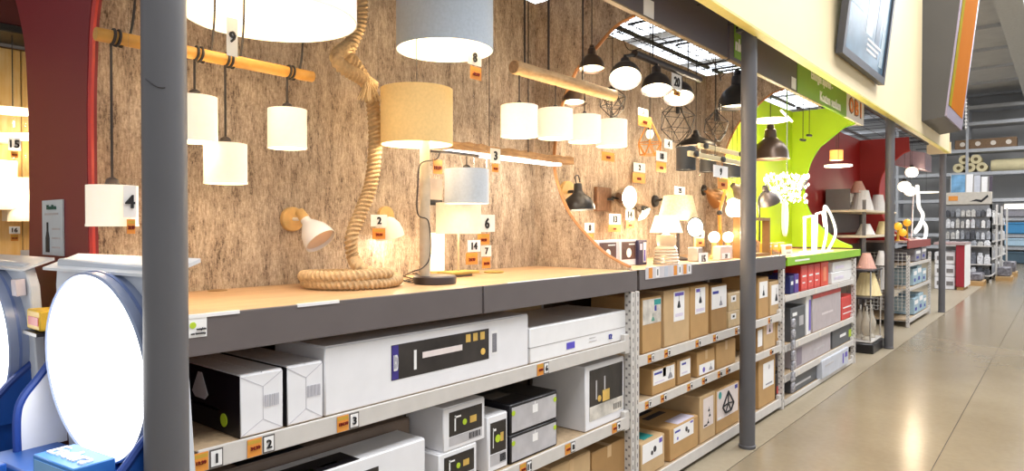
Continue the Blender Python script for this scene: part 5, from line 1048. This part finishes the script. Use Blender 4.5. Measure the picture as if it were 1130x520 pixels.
# ================================================================== RED BAY
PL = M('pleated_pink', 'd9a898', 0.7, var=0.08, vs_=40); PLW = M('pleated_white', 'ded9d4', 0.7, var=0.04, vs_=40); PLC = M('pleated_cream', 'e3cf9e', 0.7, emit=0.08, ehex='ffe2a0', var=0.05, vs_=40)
t = thing('shade_rack', 'cream shelf rack with dark back panels in the red bay', 'shelf', (-2.2, 10.3, 0))
for z in (1.77, 1.43): part(t, 'shelf_board', MB().box(-2.50, -2.0, 9.72, 11.72, z - 0.03, z).bevel(0.003), M('cream_board', 'd8c9ac', 0.5))
for y in (9.75, 11.67): part(t, 'side_post', MB().box(-2.06, -2.02, y, y + 0.03, 0, 1.9), M('dark_side', '5d5a5c', 0.5)); part(t, 'back_post', MB().box(-2.5, -2.46, y, y + 0.03, 0, 1.9), M('dark_side', '5d5a5c', 0.5))
part(t, 'back_panel', MB().box(-2.51, -2.5, 9.75, 11.7, 1.46, 2.05), M('dark_side', '5d5a5c', 0.5)); part(t, 'end_panel', MB().box(-2.49, -2.2, 9.72, 9.73, 1.775, 2.05), M('dark_side', '5d5a5c', 0.5))
def cone_shade(lab, u, v, wpx, hpx, X, zb_, mat, ratio=0.5, group='loose lamp shades'):
    c = at_x(u, v, X); r = wid(wpx, c, u) / 2; hh = hpx * dep(c) / F; n = 40; P = []; c.z = zb_
    T = thing('lampshade', lab, 'lamp shade', c, group=group); m = MB(); V = []
    for k in range(n):
        a = 2 * PI * k / n; q = 1 + (0.025 if k % 2 else -0.02)
        V += [(c.x + r * q * math.cos(a), c.y + r * q * math.sin(a), zb_), (c.x + r * ratio * q * math.cos(a), c.y + r * ratio * q * math.sin(a), zb_ + hh)]
    part(T, 'pleated_fabric', m.add(V, [(2 * k, 2 * ((k + 1) % n), 2 * ((k + 1) % n) + 1, 2 * k + 1) for k in range(n)]), mat)
    Mx = Matrix.Translation(c); part(T, 'lower_ring', MB().lathe([(r + .004, -0.0), (r + .004, 0.01), (r - .004, 0.01), (r - .004, 0)], 28, Mx, True), mat); part(T, 'upper_ring', MB().lathe([(r * ratio + .003, hh - .008), (r * ratio + .003, hh), (r * ratio - .003, hh), (r * ratio - .003, hh - .008)], 28, Mx, True), mat)
    return T, c, r, hh
cone_shade('big white cone lamp shade under the small pink one', 951, 220, 27, 22, -2.2, 1.775, PLW, 0.55)
cone_shade('small pink pleated lamp shade stacked on the big white one', 947, 203, 20, 13, -2.25, 2.02, PL, 0.4)
cone_shade('white cone lamp shade at right end of the upper cream board', 969, 222, 18, 18, -2.12, 1.775, PLW, 0.6)
cone_shade('white flat lamp shade on the lower cream board', 955, 251, 22, 12, -2.15, 1.435, PLW, 0.45)
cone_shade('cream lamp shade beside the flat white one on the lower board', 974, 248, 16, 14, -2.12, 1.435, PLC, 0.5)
# stand of shades and glass lamps in front
bx, by = -1.98, 9.35
t = thing('shade_stand', 'black and silver tiered stand holding cream shades before the far post', 'display stand', (bx, by, 0))
part(t, 'base', MB().box(bx - .26, bx + .2, by - .3, by + .34, 0.0, 0.12).bevel(0.01), BLK)
for z in (0.13, 0.66, 1.0): part(t, 'tier', MB().box(bx - .24, bx + .18, by - .28, by + .32, z, z + 0.02).bevel(0.003), M('tier_grey', '3c3a3e', 0.4) if z > .5 else STEEL)
for xx in (bx - .23, bx + .16):
    for yy in (by - .27, by + .30): part(t, 'pole', MB().tube([(xx, yy, 0.1), (xx, yy, 1.02)], 0.009, 8), CHROME)
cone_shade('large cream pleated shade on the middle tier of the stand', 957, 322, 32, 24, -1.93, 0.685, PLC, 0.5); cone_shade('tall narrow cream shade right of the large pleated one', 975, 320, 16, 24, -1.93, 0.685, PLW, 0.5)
cone_shade('beige cone shade on the top tier of the stand', 956, 298, 22, 17, -1.93, 1.022, PL, 0.4); cone_shade('white cone shade on the top tier of the stand', 972, 297, 14, 16, -1.93, 1.022, PLW, 0.4)
for i, u in enumerate((950, 960, 970, 977)):
    q = Vector((-1.88 - 0.1 * (i % 2), by - .2 + .135 * i, 0)); T = thing('glass_lamp_base', 'clear glass lamp base, number %s from the left on the stand' % ('one', 'two', 'three', 'four')[i], 'lamp base', (q.x, q.y, 0.152), group='glass lamp bases')
    part(T, 'glass_body', MB().lathe([(0, 0), (0.05, 0), (0.05, 0.02), (0.03, 0.05), (0.055, 0.12), (0.06, 0.2), (0.03, 0.29), (0.018, 0.36), (0, 0.36)], 18, Matrix.Translation((q.x, q.y, 0.152))), LGLASS)
    part(T, 'chrome_fitting', MB().lathe([(0.02, 0.36), (0.02, 0.42), (0, 0.425)], 12, Matrix.Translation((q.x, q.y, 0.152))), CHROME)
# red bench and cage unit
t = bench('worktop with red front edge behind the far post', 11.75, 13.95, M('red_bench_edge', '94423c', 0.5), M('mauve_top', 'b39a98', 0.4), 0.0, 1.33, 0.12)
unit('light steel shelving with blue boxes under the red edged bench', 11.8, 13.9, [(0.98, 0.05), (0.6, 0.05), (0.12, 0.06)], zb=1.22)
m = MB(); y = 11.78
for i in range(12): x_ = XF - 0.64 + i * 0.055; m.box(x_, x_ + 0.006, y, y + .006, 0.25, 1.15)
for i in range(17): z = 0.25 + i * 0.0555; m.box(XF - 0.64, XF - 0.03, y - .006, y, z, z + 0.006)
solo('wire_mesh_panel', 'white wire mesh side panel of the far shelving', 'mesh panel', m, STEEL)
BLB = M('pale_blue_card', '9fb9c6', 0.5, var=0.15, vs_=6)
for z, us in ((0.125, ((1009, 1014), (1014.3, 1019), (1019.3, 1022.5))), (0.605, ((1008, 1012), (1012.3, 1017), (1018, 1022))), (0.985, ((1010, 1016), (1017, 1022)))):
    for i, (a, b_) in enumerate(us):
        pbox('blue_box', 'pale blue box %s on the %s shelf of the far unit' % (('at left', 'in the middle', 'at right')[i if len(us) == 3 else i * 2], {0.125: 'lowest', 0.605: 'middle', 0.985: 'top'}[z]), 'box', a, b_, z, z + (0.26, 0.3, 0.22)[i] * (0.75 if z > 0.9 else 1), BLB if z < 0.9 else GREYP, depth=0.3, group='pale blue boxes in the far unit', prints=[('pic', 0.1, 0.6, 0.9, 0.85, PAPER), ('pic', 0.2, 0.2, 0.6, 0.4, INKB)])
# curly lamps on the red bench
def curl(lab, pts, X, r, mat, cat='lamp'):
    P = [at_x(u, v, X) for u, v in pts]; T = thing('curly_lamp', lab, cat, (P[0].x, P[0].y, 1.33))
    P[0].z = 1.335; part(T, 'foot', MB().lathe([(0, 1.33), (0.06, 1.33), (0.06, 1.345), (0, 1.35)], 20, Matrix.Translation((P[0].x, P[0].y, 0))), WHITE2)
    part(T, 'curved_tube', MB().tube(spline(P, 8), r, 8), mat); return T
curl('white spiral LED lamp on the red edged bench', ((1012, 266), (1020, 264), (1022, 252), (1018, 245), (1014, 252), (1010, 256), (1017, 244), (1018, 236), (1014, 228), (1013, 215), (1012, 205)), -1.98, 0.03, TUB)
curl('white plate topped lamp above the spiral one', ((1006, 266), (1007, 240), (1008, 214)), -2.1, 0.012, WHITE2)
for u, v, r, lab in ((1006, 190, 0.10, 'upper glowing white globe above the red bench'), (998, 206, 0.10, 'left lower glowing globe above the red bench'), (1004, 211, 0.09, 'right lower glowing globe above the red bench')):
    c = at_x(u, v, -2.02); T = thing('globe_pendant', lab, 'lamp', c, group='globes above the red bench'); part(T, 'globe', MB().sphere(c, r, 18, 12, 0.9), M('globe_white', 'ffffff', 0.4, emit=2.2, ehex='fff0cc', var=0)); cord(T, c + Vector((0, 0, r * .8)), (c.x, c.y, GZ)); part(T, 'cap', MB().lathe([(0.03, 0), (0.03, 0.03), (0, 0.04)], 12, Matrix.Translation(c + Vector((0, 0, r * .85)))), BLK); bulb_light(T, c - Vector((-.1, 0, r + .05)), 2)
c = at_x(1022, 213, -1.98); T = thing('disc_pendant', 'flat white disc pendant beside the far globes', 'lamp', c); part(T, 'disc', MB().lathe([(0, 0), (0.2, 0), (0.2, 0.02), (0, 0.03)], 26, Matrix.Translation(c)), GLOWS); cord(T, c, (c.x, c.y, GZ))
for i, (u, v) in enumerate(((991, 250), (996, 257), (1001, 246))):
    c = at_x(u, v, -1.95); T = thing('yellow_lamp', 'small yellow table lamp, %s of three on the red bench' % ('left', 'middle', 'right')[i], 'lamp', (c.x, c.y, 1.33), group='yellow lamps')
    part(T, 'foot', MB().lathe([(0, 1.33), (0.05, 1.33), (0.02, 1.35), (0.012, c.z), (0, c.z)], 16, Matrix.Translation((c.x, c.y, 0))), M('ochre', 'b98a24', 0.5)); part(T, 'globe', MB().sphere(c, 0.06, 14, 10), M('yellow_globe', 'e0a21e', 0.4, emit=0.4, ehex='ffc040', var=0.1))
solo('end_fascia', 'mauve fascia board end above the red bench', 'fascia', MB().prism([(-2.3, 2.62), (-1.83, 2.50), (-1.83, 2.80), (-2.3, 2.9)], 13.2, 13.9).bevel(0.01), M('mauve_board', '9a8794', 0.5))
# ================================================================== FAR STORE
t = thing('slotted_crates', 'white slotted display crates beside the last post', 'crate', (-2.25, 19.9, 0))
for i in range(3):
    z = i * 0.31; s = part(t, 'crate', MB().box(-2.5, -2.07, 19.6, 20.3, z, z + 0.30).bevel(0.015), WHITE)
    for k in range(2): part(s, 'slot', MB().box(-2.45 + k * 0.2, -2.31 + k * 0.2, 19.59, 19.61, z + 0.1, z + 0.2), STEELD)
    part(s, 'front_slot', MB().box(-2.08, -2.06, 19.75, 20.15, z + 0.1, z + 0.2), STEELD)
t = thing('red_pillar_display', 'red product display standing beside the white crates', 'display stand', (-1.95, 20.0, 0)); part(t, 'body', MB().box(-2.05, -1.87, 19.5, 20.6, 0.08, 1.1).bevel(.01), M('crimson', '9c1f2e', 0.5)); part(t, 'top', MB().box(-2.5, -1.85, 19.45, 20.65, 1.1, 1.16), M('mauve_top', 'b39a98', 0.4)); part(t, 'white_edge', MB().box(-1.87, -1.85, 19.5, 20.6, 0.08, 1.1), PAPER); part(t, 'plinth', MB().box(-2.03, -1.9, 19.55, 20.5, 0, .08), KRAFT)
# gondola with hanging goods
GY, GA, GB_ = 22.5, -2.62, -1.54
t = thing('gondola', 'tall grey peg shelf with pale header beyond the red display', 'shelf', (-2.0, 25, 0)); GG = M('gond_grey', '8a8a8c', 0.6)
part(t, 'back_panel', MB().box(-2.1, -2.06, GY + .05, 29, 0, 2.2), GG); part(t, 'end_panel', MB().box(GA, GB_, GY, GY + .05, 0.1, 2.2), GG)
hd = part(t, 'header', MB().box(GA, GB_, GY - .06, GY + .0, 2.16, 2.5).bevel(0.01), M('header_card', 'c9c2b6', 0.5)); part(hd, 'orange_mark', MB().box(GA + .08, GA + .3, GY - .07, GY - .055, 2.27, 2.4), ORANGE)
part(hd, 'tool_picture', MB().prism([(-2.05, 2.24), (-1.9, 2.3), (-1.78, 2.28), (-1.64, 2.42), (-1.62, 2.36), (-1.78, 2.21), (-1.9, 2.25)], GY - .07, GY - .055), INK)
for z in (0.2, 0.5, 1.0): part(t, 'shelf_board', MB().box(GA, GB_, GY - .4, GY, z, z + 0.03), STEEL)
for y in (GY, 24.5, 26.5, 29): part(t, 'upright', MB().box(GB_ - .05, GB_, y, y + 0.08, 0, 2.2), STEEL)
for k in range(3):
    for z in (0.15, 0.6, 1.1, 1.6): part(t, 'side_shelf', MB().box(-2.06, GB_ - .03, GY + .15 + k * 2.1, GY + 2.1 + k * 2.1, z, z + 0.03), STEEL)
ORD = 'first second third fourth fifth sixth seventh eighth ninth tenth eleventh twelfth'.split()
PK = [M('pack_%d' % i, h, 0.35, var=0.3, vs_=20) for i, h in enumerate(('d9d9dc', '9fa2a8', '6d6f76', 'c3c0bb', '4a4c52', 'e4e2df'))]
for r in range(3):
    for i in range(9):
        x_ = GA + .03 + i * 0.117; z = 1.2 + r * 0.31; w_, h_ = random.uniform(.07, .1), random.uniform(.18, .27)
        solo('blister_pack', '%s hanging pack from the left in the %s row of the peg shelf' % (ORD[i], ('lower', 'middle', 'upper')[r]), 'pack', MB().prism([(x_, z), (x_ + w_, z), (x_ + w_, z + h_ * .8), (x_ + w_ * .6, z + h_), (x_ + w_ * .4, z + h_), (x_, z + h_ * .8)], GY - .12, GY - .001), random.choice(PK), 'blister packs on the peg shelf')
for r, z in enumerate((0.232, 0.532, 1.032)):
    for i in range(7):
        x_ = GA + .02 + i * 0.152; h_ = (random.uniform(.14, .25), random.uniform(.22, .42), random.uniform(.1, .16))[r]
        solo('boxed_ware', '%s boxed ware from the left on the %s front shelf of the peg unit' % (ORD[i], ('lowest', 'second', 'third')[r]), 'box', MB().box(x_, x_ + .13, GY - .36, GY - .14, z, z + h_ * .75).box(x_ + .02, x_ + .11, GY - .33, GY - .17, z + h_ * .75, z + h_).bevel(0.008), random.choice(PK), 'boxed wares on the peg shelf')
for k in range(3):
    for r, z in enumerate((0.182, 0.632, 1.132, 1.632)):
        for i in range(3):
            y_ = GY + .2 + k * 2.1 + i * 0.62; h_ = random.uniform(.2, .4)
            solo('boxed_ware', '%s boxed ware along the aisle side on the %s shelf' % (ORD[k * 3 + i], ('lowest', 'second', 'third', 'top')[r]), 'box', MB().box(-1.95, GB_ - .06, y_, y_ + .55, z, z + h_ * .85).box(-1.9, GB_ - .1, y_ + .05, y_ + .5, z + h_ * .85, z + h_).bevel(0.01), random.choice(PK), 'boxed wares on the aisle side')
for i, (x_, w_, h_, m_) in enumerate(((-2.5, .34, .5, M('sky_print', '6f9fc4', 0.4, var=0.5, vs_=3)), (-2.14, .16, .5, WHITE2), (-1.96, .15, .46, M('ice_card', 'c3c6cf', 0.5)), (-1.79, .14, .42, WHITE2), (-1.63, .09, .43, M('plum', '4a3f4c', 0.5)))):
    T = thing('panel_sample', ('blue picture panel', 'first white board', 'pale grey board', 'second white board', 'dark slim board')[i] + ' leaning on top of the peg shelf', 'panel', (x_, GY - .05, 2.5), local=True, rx=math.radians(-6))
    part(T, 'board', MB().box(0, w_, 0, 0.04, 0, h_).bevel(0.004), m_); part(T, 'edge_strip', MB().box(0, 0.012, -0.004, 0.0, 0, h_), STEEL)
for i in range(3):
    T = thing('pallet', 'wooden pallet with wrapped goods, %s along the far shelf' % ('nearest', 'second', 'farthest')[i], 'pallet', (-1.7, 21.6 + i * 2.6, 0)); xa, xb = ((-2.2, -1.62), (-1.52, -1.15), (-1.52, -1.15))[i]; y_ = 21.2 + i * 2.4
    for k in range(3): part(T, 'runner', MB().box(xa, xb, y_ + k * .35, y_ + .1 + k * .35, 0, 0.1), KRAFT)
    part(T, 'deck', MB().box(xa, xb, y_, y_ + .8, 0.1, 0.13), KRAFT2); part(T, 'wrapped_goods', MB().box(xa + .03, xb - .03, y_ + .05, y_ + .75, 0.13, 0.33 + .06 * i).bevel(0.03), M('wrapped_goods', '77747a', 0.35, var=0.6, vs_=15))
# high rack on the far wall
YR = 35.0
t = thing('high_rack', 'tall grey pallet rack along the far end of the hall', 'rack', (-2.5, YR, 0))
for z in (0.58, 1.1, 1.8, 2.6, 3.75, 4.75, 5.9, 6.6): part(t, 'shelf_beam', MB().box(-9, 3, YR, YR + 1.2, z, z + 0.14), M('rack_grey', 'b4b6ba', 0.5))
for x_ in (-6, -3.35, -0.7, 2): part(t, 'upright', MB().box(x_, x_ + .1, YR - .02, YR + 1.2, 0, 6.8), M('rack_grey', 'b4b6ba', 0.5))
IN = M('roll_cream', 'd6c9a0', 0.8, var=0.08, vs_=4)
for i, (u, v) in enumerate(((1058, 182), (1068, 173), (1066, 184), (1076, 178), (1083, 184))):
    c = at_y(u, v, YR + .05); r = 0.2; c.z = (4.095 + (0.35 if i in (1, 3) else 0)); c.x = -3.62 + (0, .21, .42, .63, .84)[i]
    T = thing('foam_roll', 'cream foam roll end, number %s from left in the high rack' % ('one', 'two', 'three', 'four', 'five')[i], 'roll', c, group='foam rolls')
    part(T, 'roll_body', MB().lathe([(r * .4, 0), (r, 0), (r, 1.0), (r * .4, 1.0)], 22, aim(c, (0, 1, 0)), True), IN); part(T, 'core', MB().lathe([(0, 0.05), (r * .4, 0.05), (r * .4, 0.06), (0, .06)], 16, aim(c, (0, 1, 0))), M('core_dark', '6f6247', 0.8))
a, b = at_y(1084, 186, YR), at_y(1130, 172, YR)
solo('long_foam_roll', 'long cream foam roll lying across the high rack', 'roll', MB().lathe([(0.0, 0), (0.24, 0.02), (0.26, 0.2), (0.26, 2.4), (0, 2.45)], 20, aim((-2.5, YR + .5, 4.16), (1, 0, 0))), IN)
for i in range(4):
    a = at_y(1062 + i * 17, 166, YR); T = thing('long_carton', 'long brown carton, number %s on the rack above the rolls' % ('one', 'two', 'three', 'four')[i], 'carton', (a.x, YR, 4.895), group='cartons above the rolls')
    part(T, 'body', MB().box(a.x - .28, a.x + .27, YR + .02, YR + .9, 4.895, 5.3).bevel(0.01), M('brown_slats', '7d6248', 0.7, var=0.1)); part(T, 'round_mark', MB().lathe([(0, 0), (.1, 0), (.1, .01), (0, .01)], 14, aim((a.x, YR + .015, 5.1), (0, -1, 0))), OFFW)
for i, (u0, u1, v0, v1, m_, lab) in enumerate(((1108, 1130, 246, 262, M('tub_blue', '3b86b8', 0.5), 'blue storage tub on the far rack, lower one'), (1108, 1130, 262, 272, M('tub_ice', 'a9c4d6', 0.5), 'pale blue tub under the blue one'), (1107, 1130, 230, 240, GREYP, 'grey bundled goods above the blue tubs'), (1106, 1130, 276, 288, M('tub_deep', '3f5563', 0.5), 'dark tub at the foot of the far rack'))):
    a, b = at_y(u0, v1, YR - .1), at_y(u1, v0, YR - .1); a.z, b.z = ((1.245, 1.72), (.725, 1.06), (1.945, 2.3), (0, .5))[i]
    T = thing('storage_tub', lab, 'tub', (a.x, YR - .1, a.z)); part(T, 'body', MB().box(a.x, b.x + .3, YR - .1, YR + .6, a.z, b.z).bevel(0.04), m_); part(T, 'rim', MB().box(a.x - .03, b.x + .33, YR - .13, YR + .63, b.z - .08, b.z).bevel(0.02), m_)
a, b = at_y(1108, 232, YR - .1), at_y(1140, 227, YR - .1)
T = thing('strip_light', 'bright white strip light above the blue tubs', 'lamp', (a.x, YR - .1, a.z)); part(T, 'tube', MB().box(a.x, b.x, YR - .12, YR - .04, a.z, b.z + .05).bevel(0.01), GLOWS); part(T, 'housing', MB().box(a.x, b.x, YR - .04, YR, a.z, b.z + .1), STEEL)
# ================================================================== LEFT END OF THE ROW
# pine wall of the neighbouring row seen past the red panel
XP = -4.6
wp = struct('wall_pine', MB().box(XP - 0.06, XP - 0.012, -0.6, 2.4, 0, 2.56), M('pine_gap', '7c5628', 0.7), None, 'pine plank wall of the neighbouring row seen past the red panel')
y = -0.6
while y < 2.4: part(wp, 'plank', MB().box(XP - 0.012, XP, y, y + 0.176, 0.0, 2.55).bevel(0.003), PINE); y += 0.18
solo('dark_beam', 'dark beam with red board above the pine wall', 'beam', MB().box(XP - .1, XP + .25, -0.8, 2.4, 2.62, 2.72).box(XP + .1, XP + .25, -0.8, 2.4, 2.72, 3.3).bevel(0.01), M('maroon_board', '5a1518', 0.5))
solo('black_rail', 'black lamp rail under the maroon board', 'rail', MB().box(XP + .02, XP + .32, -0.8, 2.4, 2.57, 2.61).bevel(.006), BLK)
def P(u, v, d=0.12): return at_x(u, v, XP + d)
c = P(14, 124, .25); T = thing('disc_pendant', 'flat white disc pendant before the pine wall', 'lamp', c); part(T, 'disc', MB().lathe([(0, 0), (0.13, 0), (0.13, 0.012), (0.03, .02), (0, .03)], 28, Matrix.Translation(c)), GLOWS); cord(T, c, (c.x, c.y, 2.58)); bulb_light(T, c - Vector((0, 0, .06)), 3)
a, b = P(-12, 151, .2), P(33, 151, .2); T = thing('tube_light', 'white tube light on the pine wall', 'lamp', ((a + b) / 2)); part(T, 'tube', MB().tube([a, b], 0.022, 12), GLOWS); part(T, 'backplate', MB().box(XP, XP + .18, a.y + .05, b.y - .05, a.z - .01, a.z + .01), PAPER); bulb_light(T, (a + b) / 2 + Vector((.05, 0, -.1)), 4)
for i, (u0, v0, u1, v1, lab) in enumerate(((-14, 178, 19, 231, 'square glowing frame lamp in front on the pine wall'), (8, 196, 33, 244, 'square glowing frame lamp behind on the pine wall'))):
    d = .2 - .1 * i; a, b = P(u0, v1, d), P(u1, v0, d); T = thing('frame_wall_lamp', lab, 'lamp', (XP, (a.y + b.y) / 2, a.z)); X = XP + d; t_ = .03
    part(T, 'frame', MB().box(XP, X, a.y, a.y + t_, a.z, b.z).box(XP, X, b.y - t_, b.y, a.z, b.z).box(XP, X, a.y + t_, b.y - t_, b.z - t_, b.z).box(XP, X, a.y + t_, b.y - t_, a.z, a.z + t_), M('pale_frame', 'f0e6cc', 0.5)); part(T, 'glowing_pane', MB().box(XP, X - .02, a.y + t_, b.y - t_, a.z + t_, b.z - t_), M('pane_glow', 'fff4da', 0.5, emit=0.6, ehex='ffeec4', var=0))
    bulb_light(T, (X + .1, (a.y + b.y) / 2, (a.z + b.z) / 2), 3)
def ptag(n, pr, lab, num, pc, d=.26): return tag(n, pr, lab, XP + d, num, pc, 2.575, group='price tags before the pine wall')
ptag('15', '49.99', 'card 15 with small orange price hanging under the tube light', (9, 152, 23, 166), (12, 167, 20, 174)); ptag('16', '39.99', 'card 16 with small orange price below the square frame lamps', (10, 250, 22, 258), (12, 259, 20, 266)); ptag('GT3', '', 'white hanging card marked GT3 beside the red panel', (23, 276, 36, 318), None, .3)
# shelf and yellow pack below the pine wall
solo('pine_bench', 'wooden bench of the neighbouring row behind the round displays', 'worktop', MB().box(XP + .002, XP + .6, -.6, 2.4, 0.98, 1.05).box(XP + .05, XP + .1, -.6, 2.4, 0, .98).bevel(.004), WOOD)
# wire basket and yellow packs seen in the gap left of the red panel
q = Vector((-2.405, .70, at_d(45, 350, 2.1).z)); T = thing('yellow_pack', 'yellow light pack on a black wire rack behind the round display', 'box', (q.x, q.y, q.z - .05)); part(T, 'pack', MB().box(q.x - .06, q.x + .06, q.y - .05, q.y + .04, q.z - .03, q.z + .03).bevel(.004), M('yellow_card', 'e9bd3c', 0.5)); part(T, 'print', MB().box(q.x - .04, q.x + .05, q.y - .052, q.y - .05, q.z - .015, q.z + .01), BRIGHTR)
m = MB()
for i in range(5): m.tube([(q.x - .06 + i * .03, q.y, 0), (q.x - .06 + i * .03, q.y, q.z - .04)], .004, 5)
for i in range(9): z = q.z - .04 - i * .13; m.tube([(q.x - .065, q.y, z), (q.x + .065, q.y, z)], .004, 5)
m.box(q.x - .065, q.x + .065, q.y - .06, q.y + .05, q.z - .045, q.z - .035); solo('wire_rack', 'black wire rack beneath the yellow pack', 'rack', m, BLK)
# poster on the red panel
Yp = 0.797; a, b = at_y(48, 281, Yp), at_y(70, 220, Yp)
T = thing('wall_poster', 'white upright notice headed Tauschen on the dark red panel', 'poster', (a.x, Yp, a.z)); s = part(T, 'sheet', MB().box(a.x, b.x, Yp - .003, Yp + .002, a.z, b.z), M('poster_paper', 'c9d2d8', 0.4, var=.04)); W_, H_ = b.x - a.x, b.z - a.z
letter(s, 'Tauschen', ((a.x + b.x) / 2, Yp - .006, b.z - .025), .016, M('green_ink', '3f6b5a', .6, var=0), W_ * .8, '-y'); part(s, 'print_line', MB().box(a.x + W_ * .15, b.x - W_ * .2, Yp - .0045, Yp - .003, b.z - .052, b.z - .045), SIL)
xc = a.x + W_ * .28; part(s, 'bottle_shape', MB().prism([(xc - .018, a.z + .01), (xc + .018, a.z + .01), (xc + .018, a.z + .06), (xc + .007, a.z + .085), (xc + .007, a.z + .115), (xc - .007, a.z + .115), (xc - .007, a.z + .085), (xc - .018, a.z + .06)], Yp - .005, Yp - .003), INK)
for k in range(3): part(s, 'print_line', MB().box(a.x + W_ * .5, b.x - W_ * .12, Yp - .0045, Yp - .003, a.z + .025 + k * .032, a.z + .031 + k * .032), SIL)
# ------------------------------------------------------------------ round LED panel displays
def led_stand(lab, c, R, rz, lean, e, wing=True):
    """local frame: x across, -y towards the viewer, z up; c = disc centre"""
    T = thing('led_display', lab, 'display stand', (c.x, c.y, 0), rz=rz, local=True); zc = c.z
    Mx = Matrix.Translation((0, 0, zc)) @ Matrix.Rotation(lean, 4, 'X'); w_ = R * 1.12
    brd = part(T, 'back_board', MB().prism([(-w_, -R * 1.6), (w_ * 1.05, -R * 1.6), (w_ * 1.05, R * .75), (w_ * .9, R * 1.06), (-w_ * .92, R * 1.1), (-w_, R * .8)], 0.0, 0.03, 'xz', Mx).bevel(.004), PGREY)
    part(T, 'header_tray', MB().add([Mx @ Vector(p) for p in ((-w_ * 1.12, -.015, R * 1.0), (w_ * 1.03, -.015, R * 1.0), (w_ * 1.1, .07, R * 1.13), (-w_ * 1.02, .07, R * 1.13), (-w_ * 1.12, -.015, R * .97), (w_ * 1.03, -.015, R * .97), (w_ * 1.1, .07, R * 1.09), (-w_ * 1.02, .07, R * 1.09))], [(0, 1, 2, 3), (7, 6, 5, 4), (0, 4, 5, 1), (1, 5, 6, 2), (2, 6, 7, 3), (3, 7, 4, 0)]), M('tray_white', 'dfe2e6', .35))
    Md = Mx @ Matrix.Rotation(PI / 2, 4, 'X')
    rim = part(T, 'panel_rim', MB().lathe([(R, -.01), (R * 1.005, .05), (R * .985, .055), (R * .97, .05), (R * .97, -.01)], 56, Md, True), M('rim_blue_grey', '8f9bb8', .3)); part(rim, 'rim_line', MB().lathe([(R * 1.012, .02), (R * 1.012, .028), (R * .99, .028), (R * .99, .02)], 56, Md, True), M('rim_line', '6d7fae', .3))
    part(rim, 'lit_diffuser', MB().lathe([(0, .056), (R * .9, .055), (R * .972, .05), (R * .972, .03)], 56, Md), M('panel_glow', 'ffffff', .4, emit=2.6, ehex='fbfdff', var=0))
    for k in range(3): part(brd, 'printed_mark', MB().prism([(-w_ * .86 + k * .0, R * (.62 - k * .22)), (-w_ * .74, R * (.62 - k * .22)), (-w_ * .72, R * (.74 - k * .22)), (-w_ * .84, R * (.74 - k * .22))], -.003, .0, 'xz', Mx), GREYP)
    part(T, 'price_holder', MB().box(w_ * .82, w_ * .97, -.03, -.002, R * .62, R * .86, Mx).bevel(.002), M('holder_clear', 'd9cfd4', .2)); 
    # wing boards with curved blue edges, blue ledge and body
    k_ = R / 0.252
    for s_, col, xw, pts in ((-1, WHITE, -w_ * 1.06, [(0.02, -.26), (-.105, -.26), (-.105, -.16), (-.09, -.11), (-.05, -.06), (-.015, -.01), (0.02, .06)]), (1, BLUE, w_ * .84, [(0.02, -.3), (-.2, -.3), (-.19, -.27), (-.14, -.24), (-.1, -.205), (-.05, -.15), (0.02, -.09)])):
        pts = [(a_ * k_, zc + b_ * k_) for a_, b_ in pts]
        sp = [(q.x, q.z) for q in spline([(a_, 0, b_) for a_, b_ in pts[1:]], 6)]
        wm = part(T, 'wing_board', MB().prism([pts[0]] + sp, xw - .006, xw + .006, 'yz'), col)
        part(wm, 'blue_edge', MB().tube([(xw, a_, b_) for a_, b_ in sp], .011, 8), DBLUE)
    part(T, 'blue_body', MB().box(-w_ * 1.04, w_ * .8, .0, .06, 0, zc - R * 1.1).box(-w_ * 1.04, w_ * .8, -.16, 0, 0, zc - R * 1.11).bevel(.004), BLUE)
    part(T, 'ledge', MB().box(-w_ * 1.2, w_ * .82, -.17, .0, zc - R * 1.10, zc - R * 1.02).bevel(.006), M('ledge_blue', '24569f', .4))
    l = bpy.data.lights.new('panel_light', 'POINT'); l.energy = e; l.shadow_soft_size = R * .6; o = link('panel_light', l); o.parent = T; o.location = (0, -.14, zc)
    return T, w_
c = at_d(125, 402, 1.80)
T1, w1 = led_stand('white display stand with big round glowing panel beside the near post', c, 0.252, math.radians(7.5), math.radians(3.7), 1.5)
c2 = at_d(3, 366, 2.25); T2, w2 = led_stand('second round glowing panel display cut by the left edge', c2, 0.22, math.radians(4), math.radians(3.7), 3)
# boxed panels in front of the ledge
for i, (x0, x1, d0, d1, zt, lab) in enumerate(((-.06, .14, -.167, -.068, c.z - .205, 'blue box lettered Endura in front of the round panel'), (-.3, -.19, -.25, -.172, c.z - .25, 'plain blue box left of the Endura box'))):
    T = thing('endura_box' if i == 0 else 'blue_box', lab, 'box', (c.x, c.y, 0), rz=math.radians(7.5), local=True)
    part(T, 'body', MB().box(x0, x1, d0, d1, 0.0 if i else c.z - .2565, zt).bevel(.003), BLUEL if i == 0 else BLUE); part(T, 'pale_front', MB().box(x0 + .01, x1 - .01, d0 - .0015, d0, zt - (.16 if i else .045), zt - .01), M('box_blue_light', '7fb0dc', .4))
    if i == 0:
        o = letter(T, 'Endura', ((x0 + x1) / 2, (d0 + d1) / 2, zt + .001), .05, PAPER, .175, 'z', world=False); o.rotation_euler = (0, 0, 0)
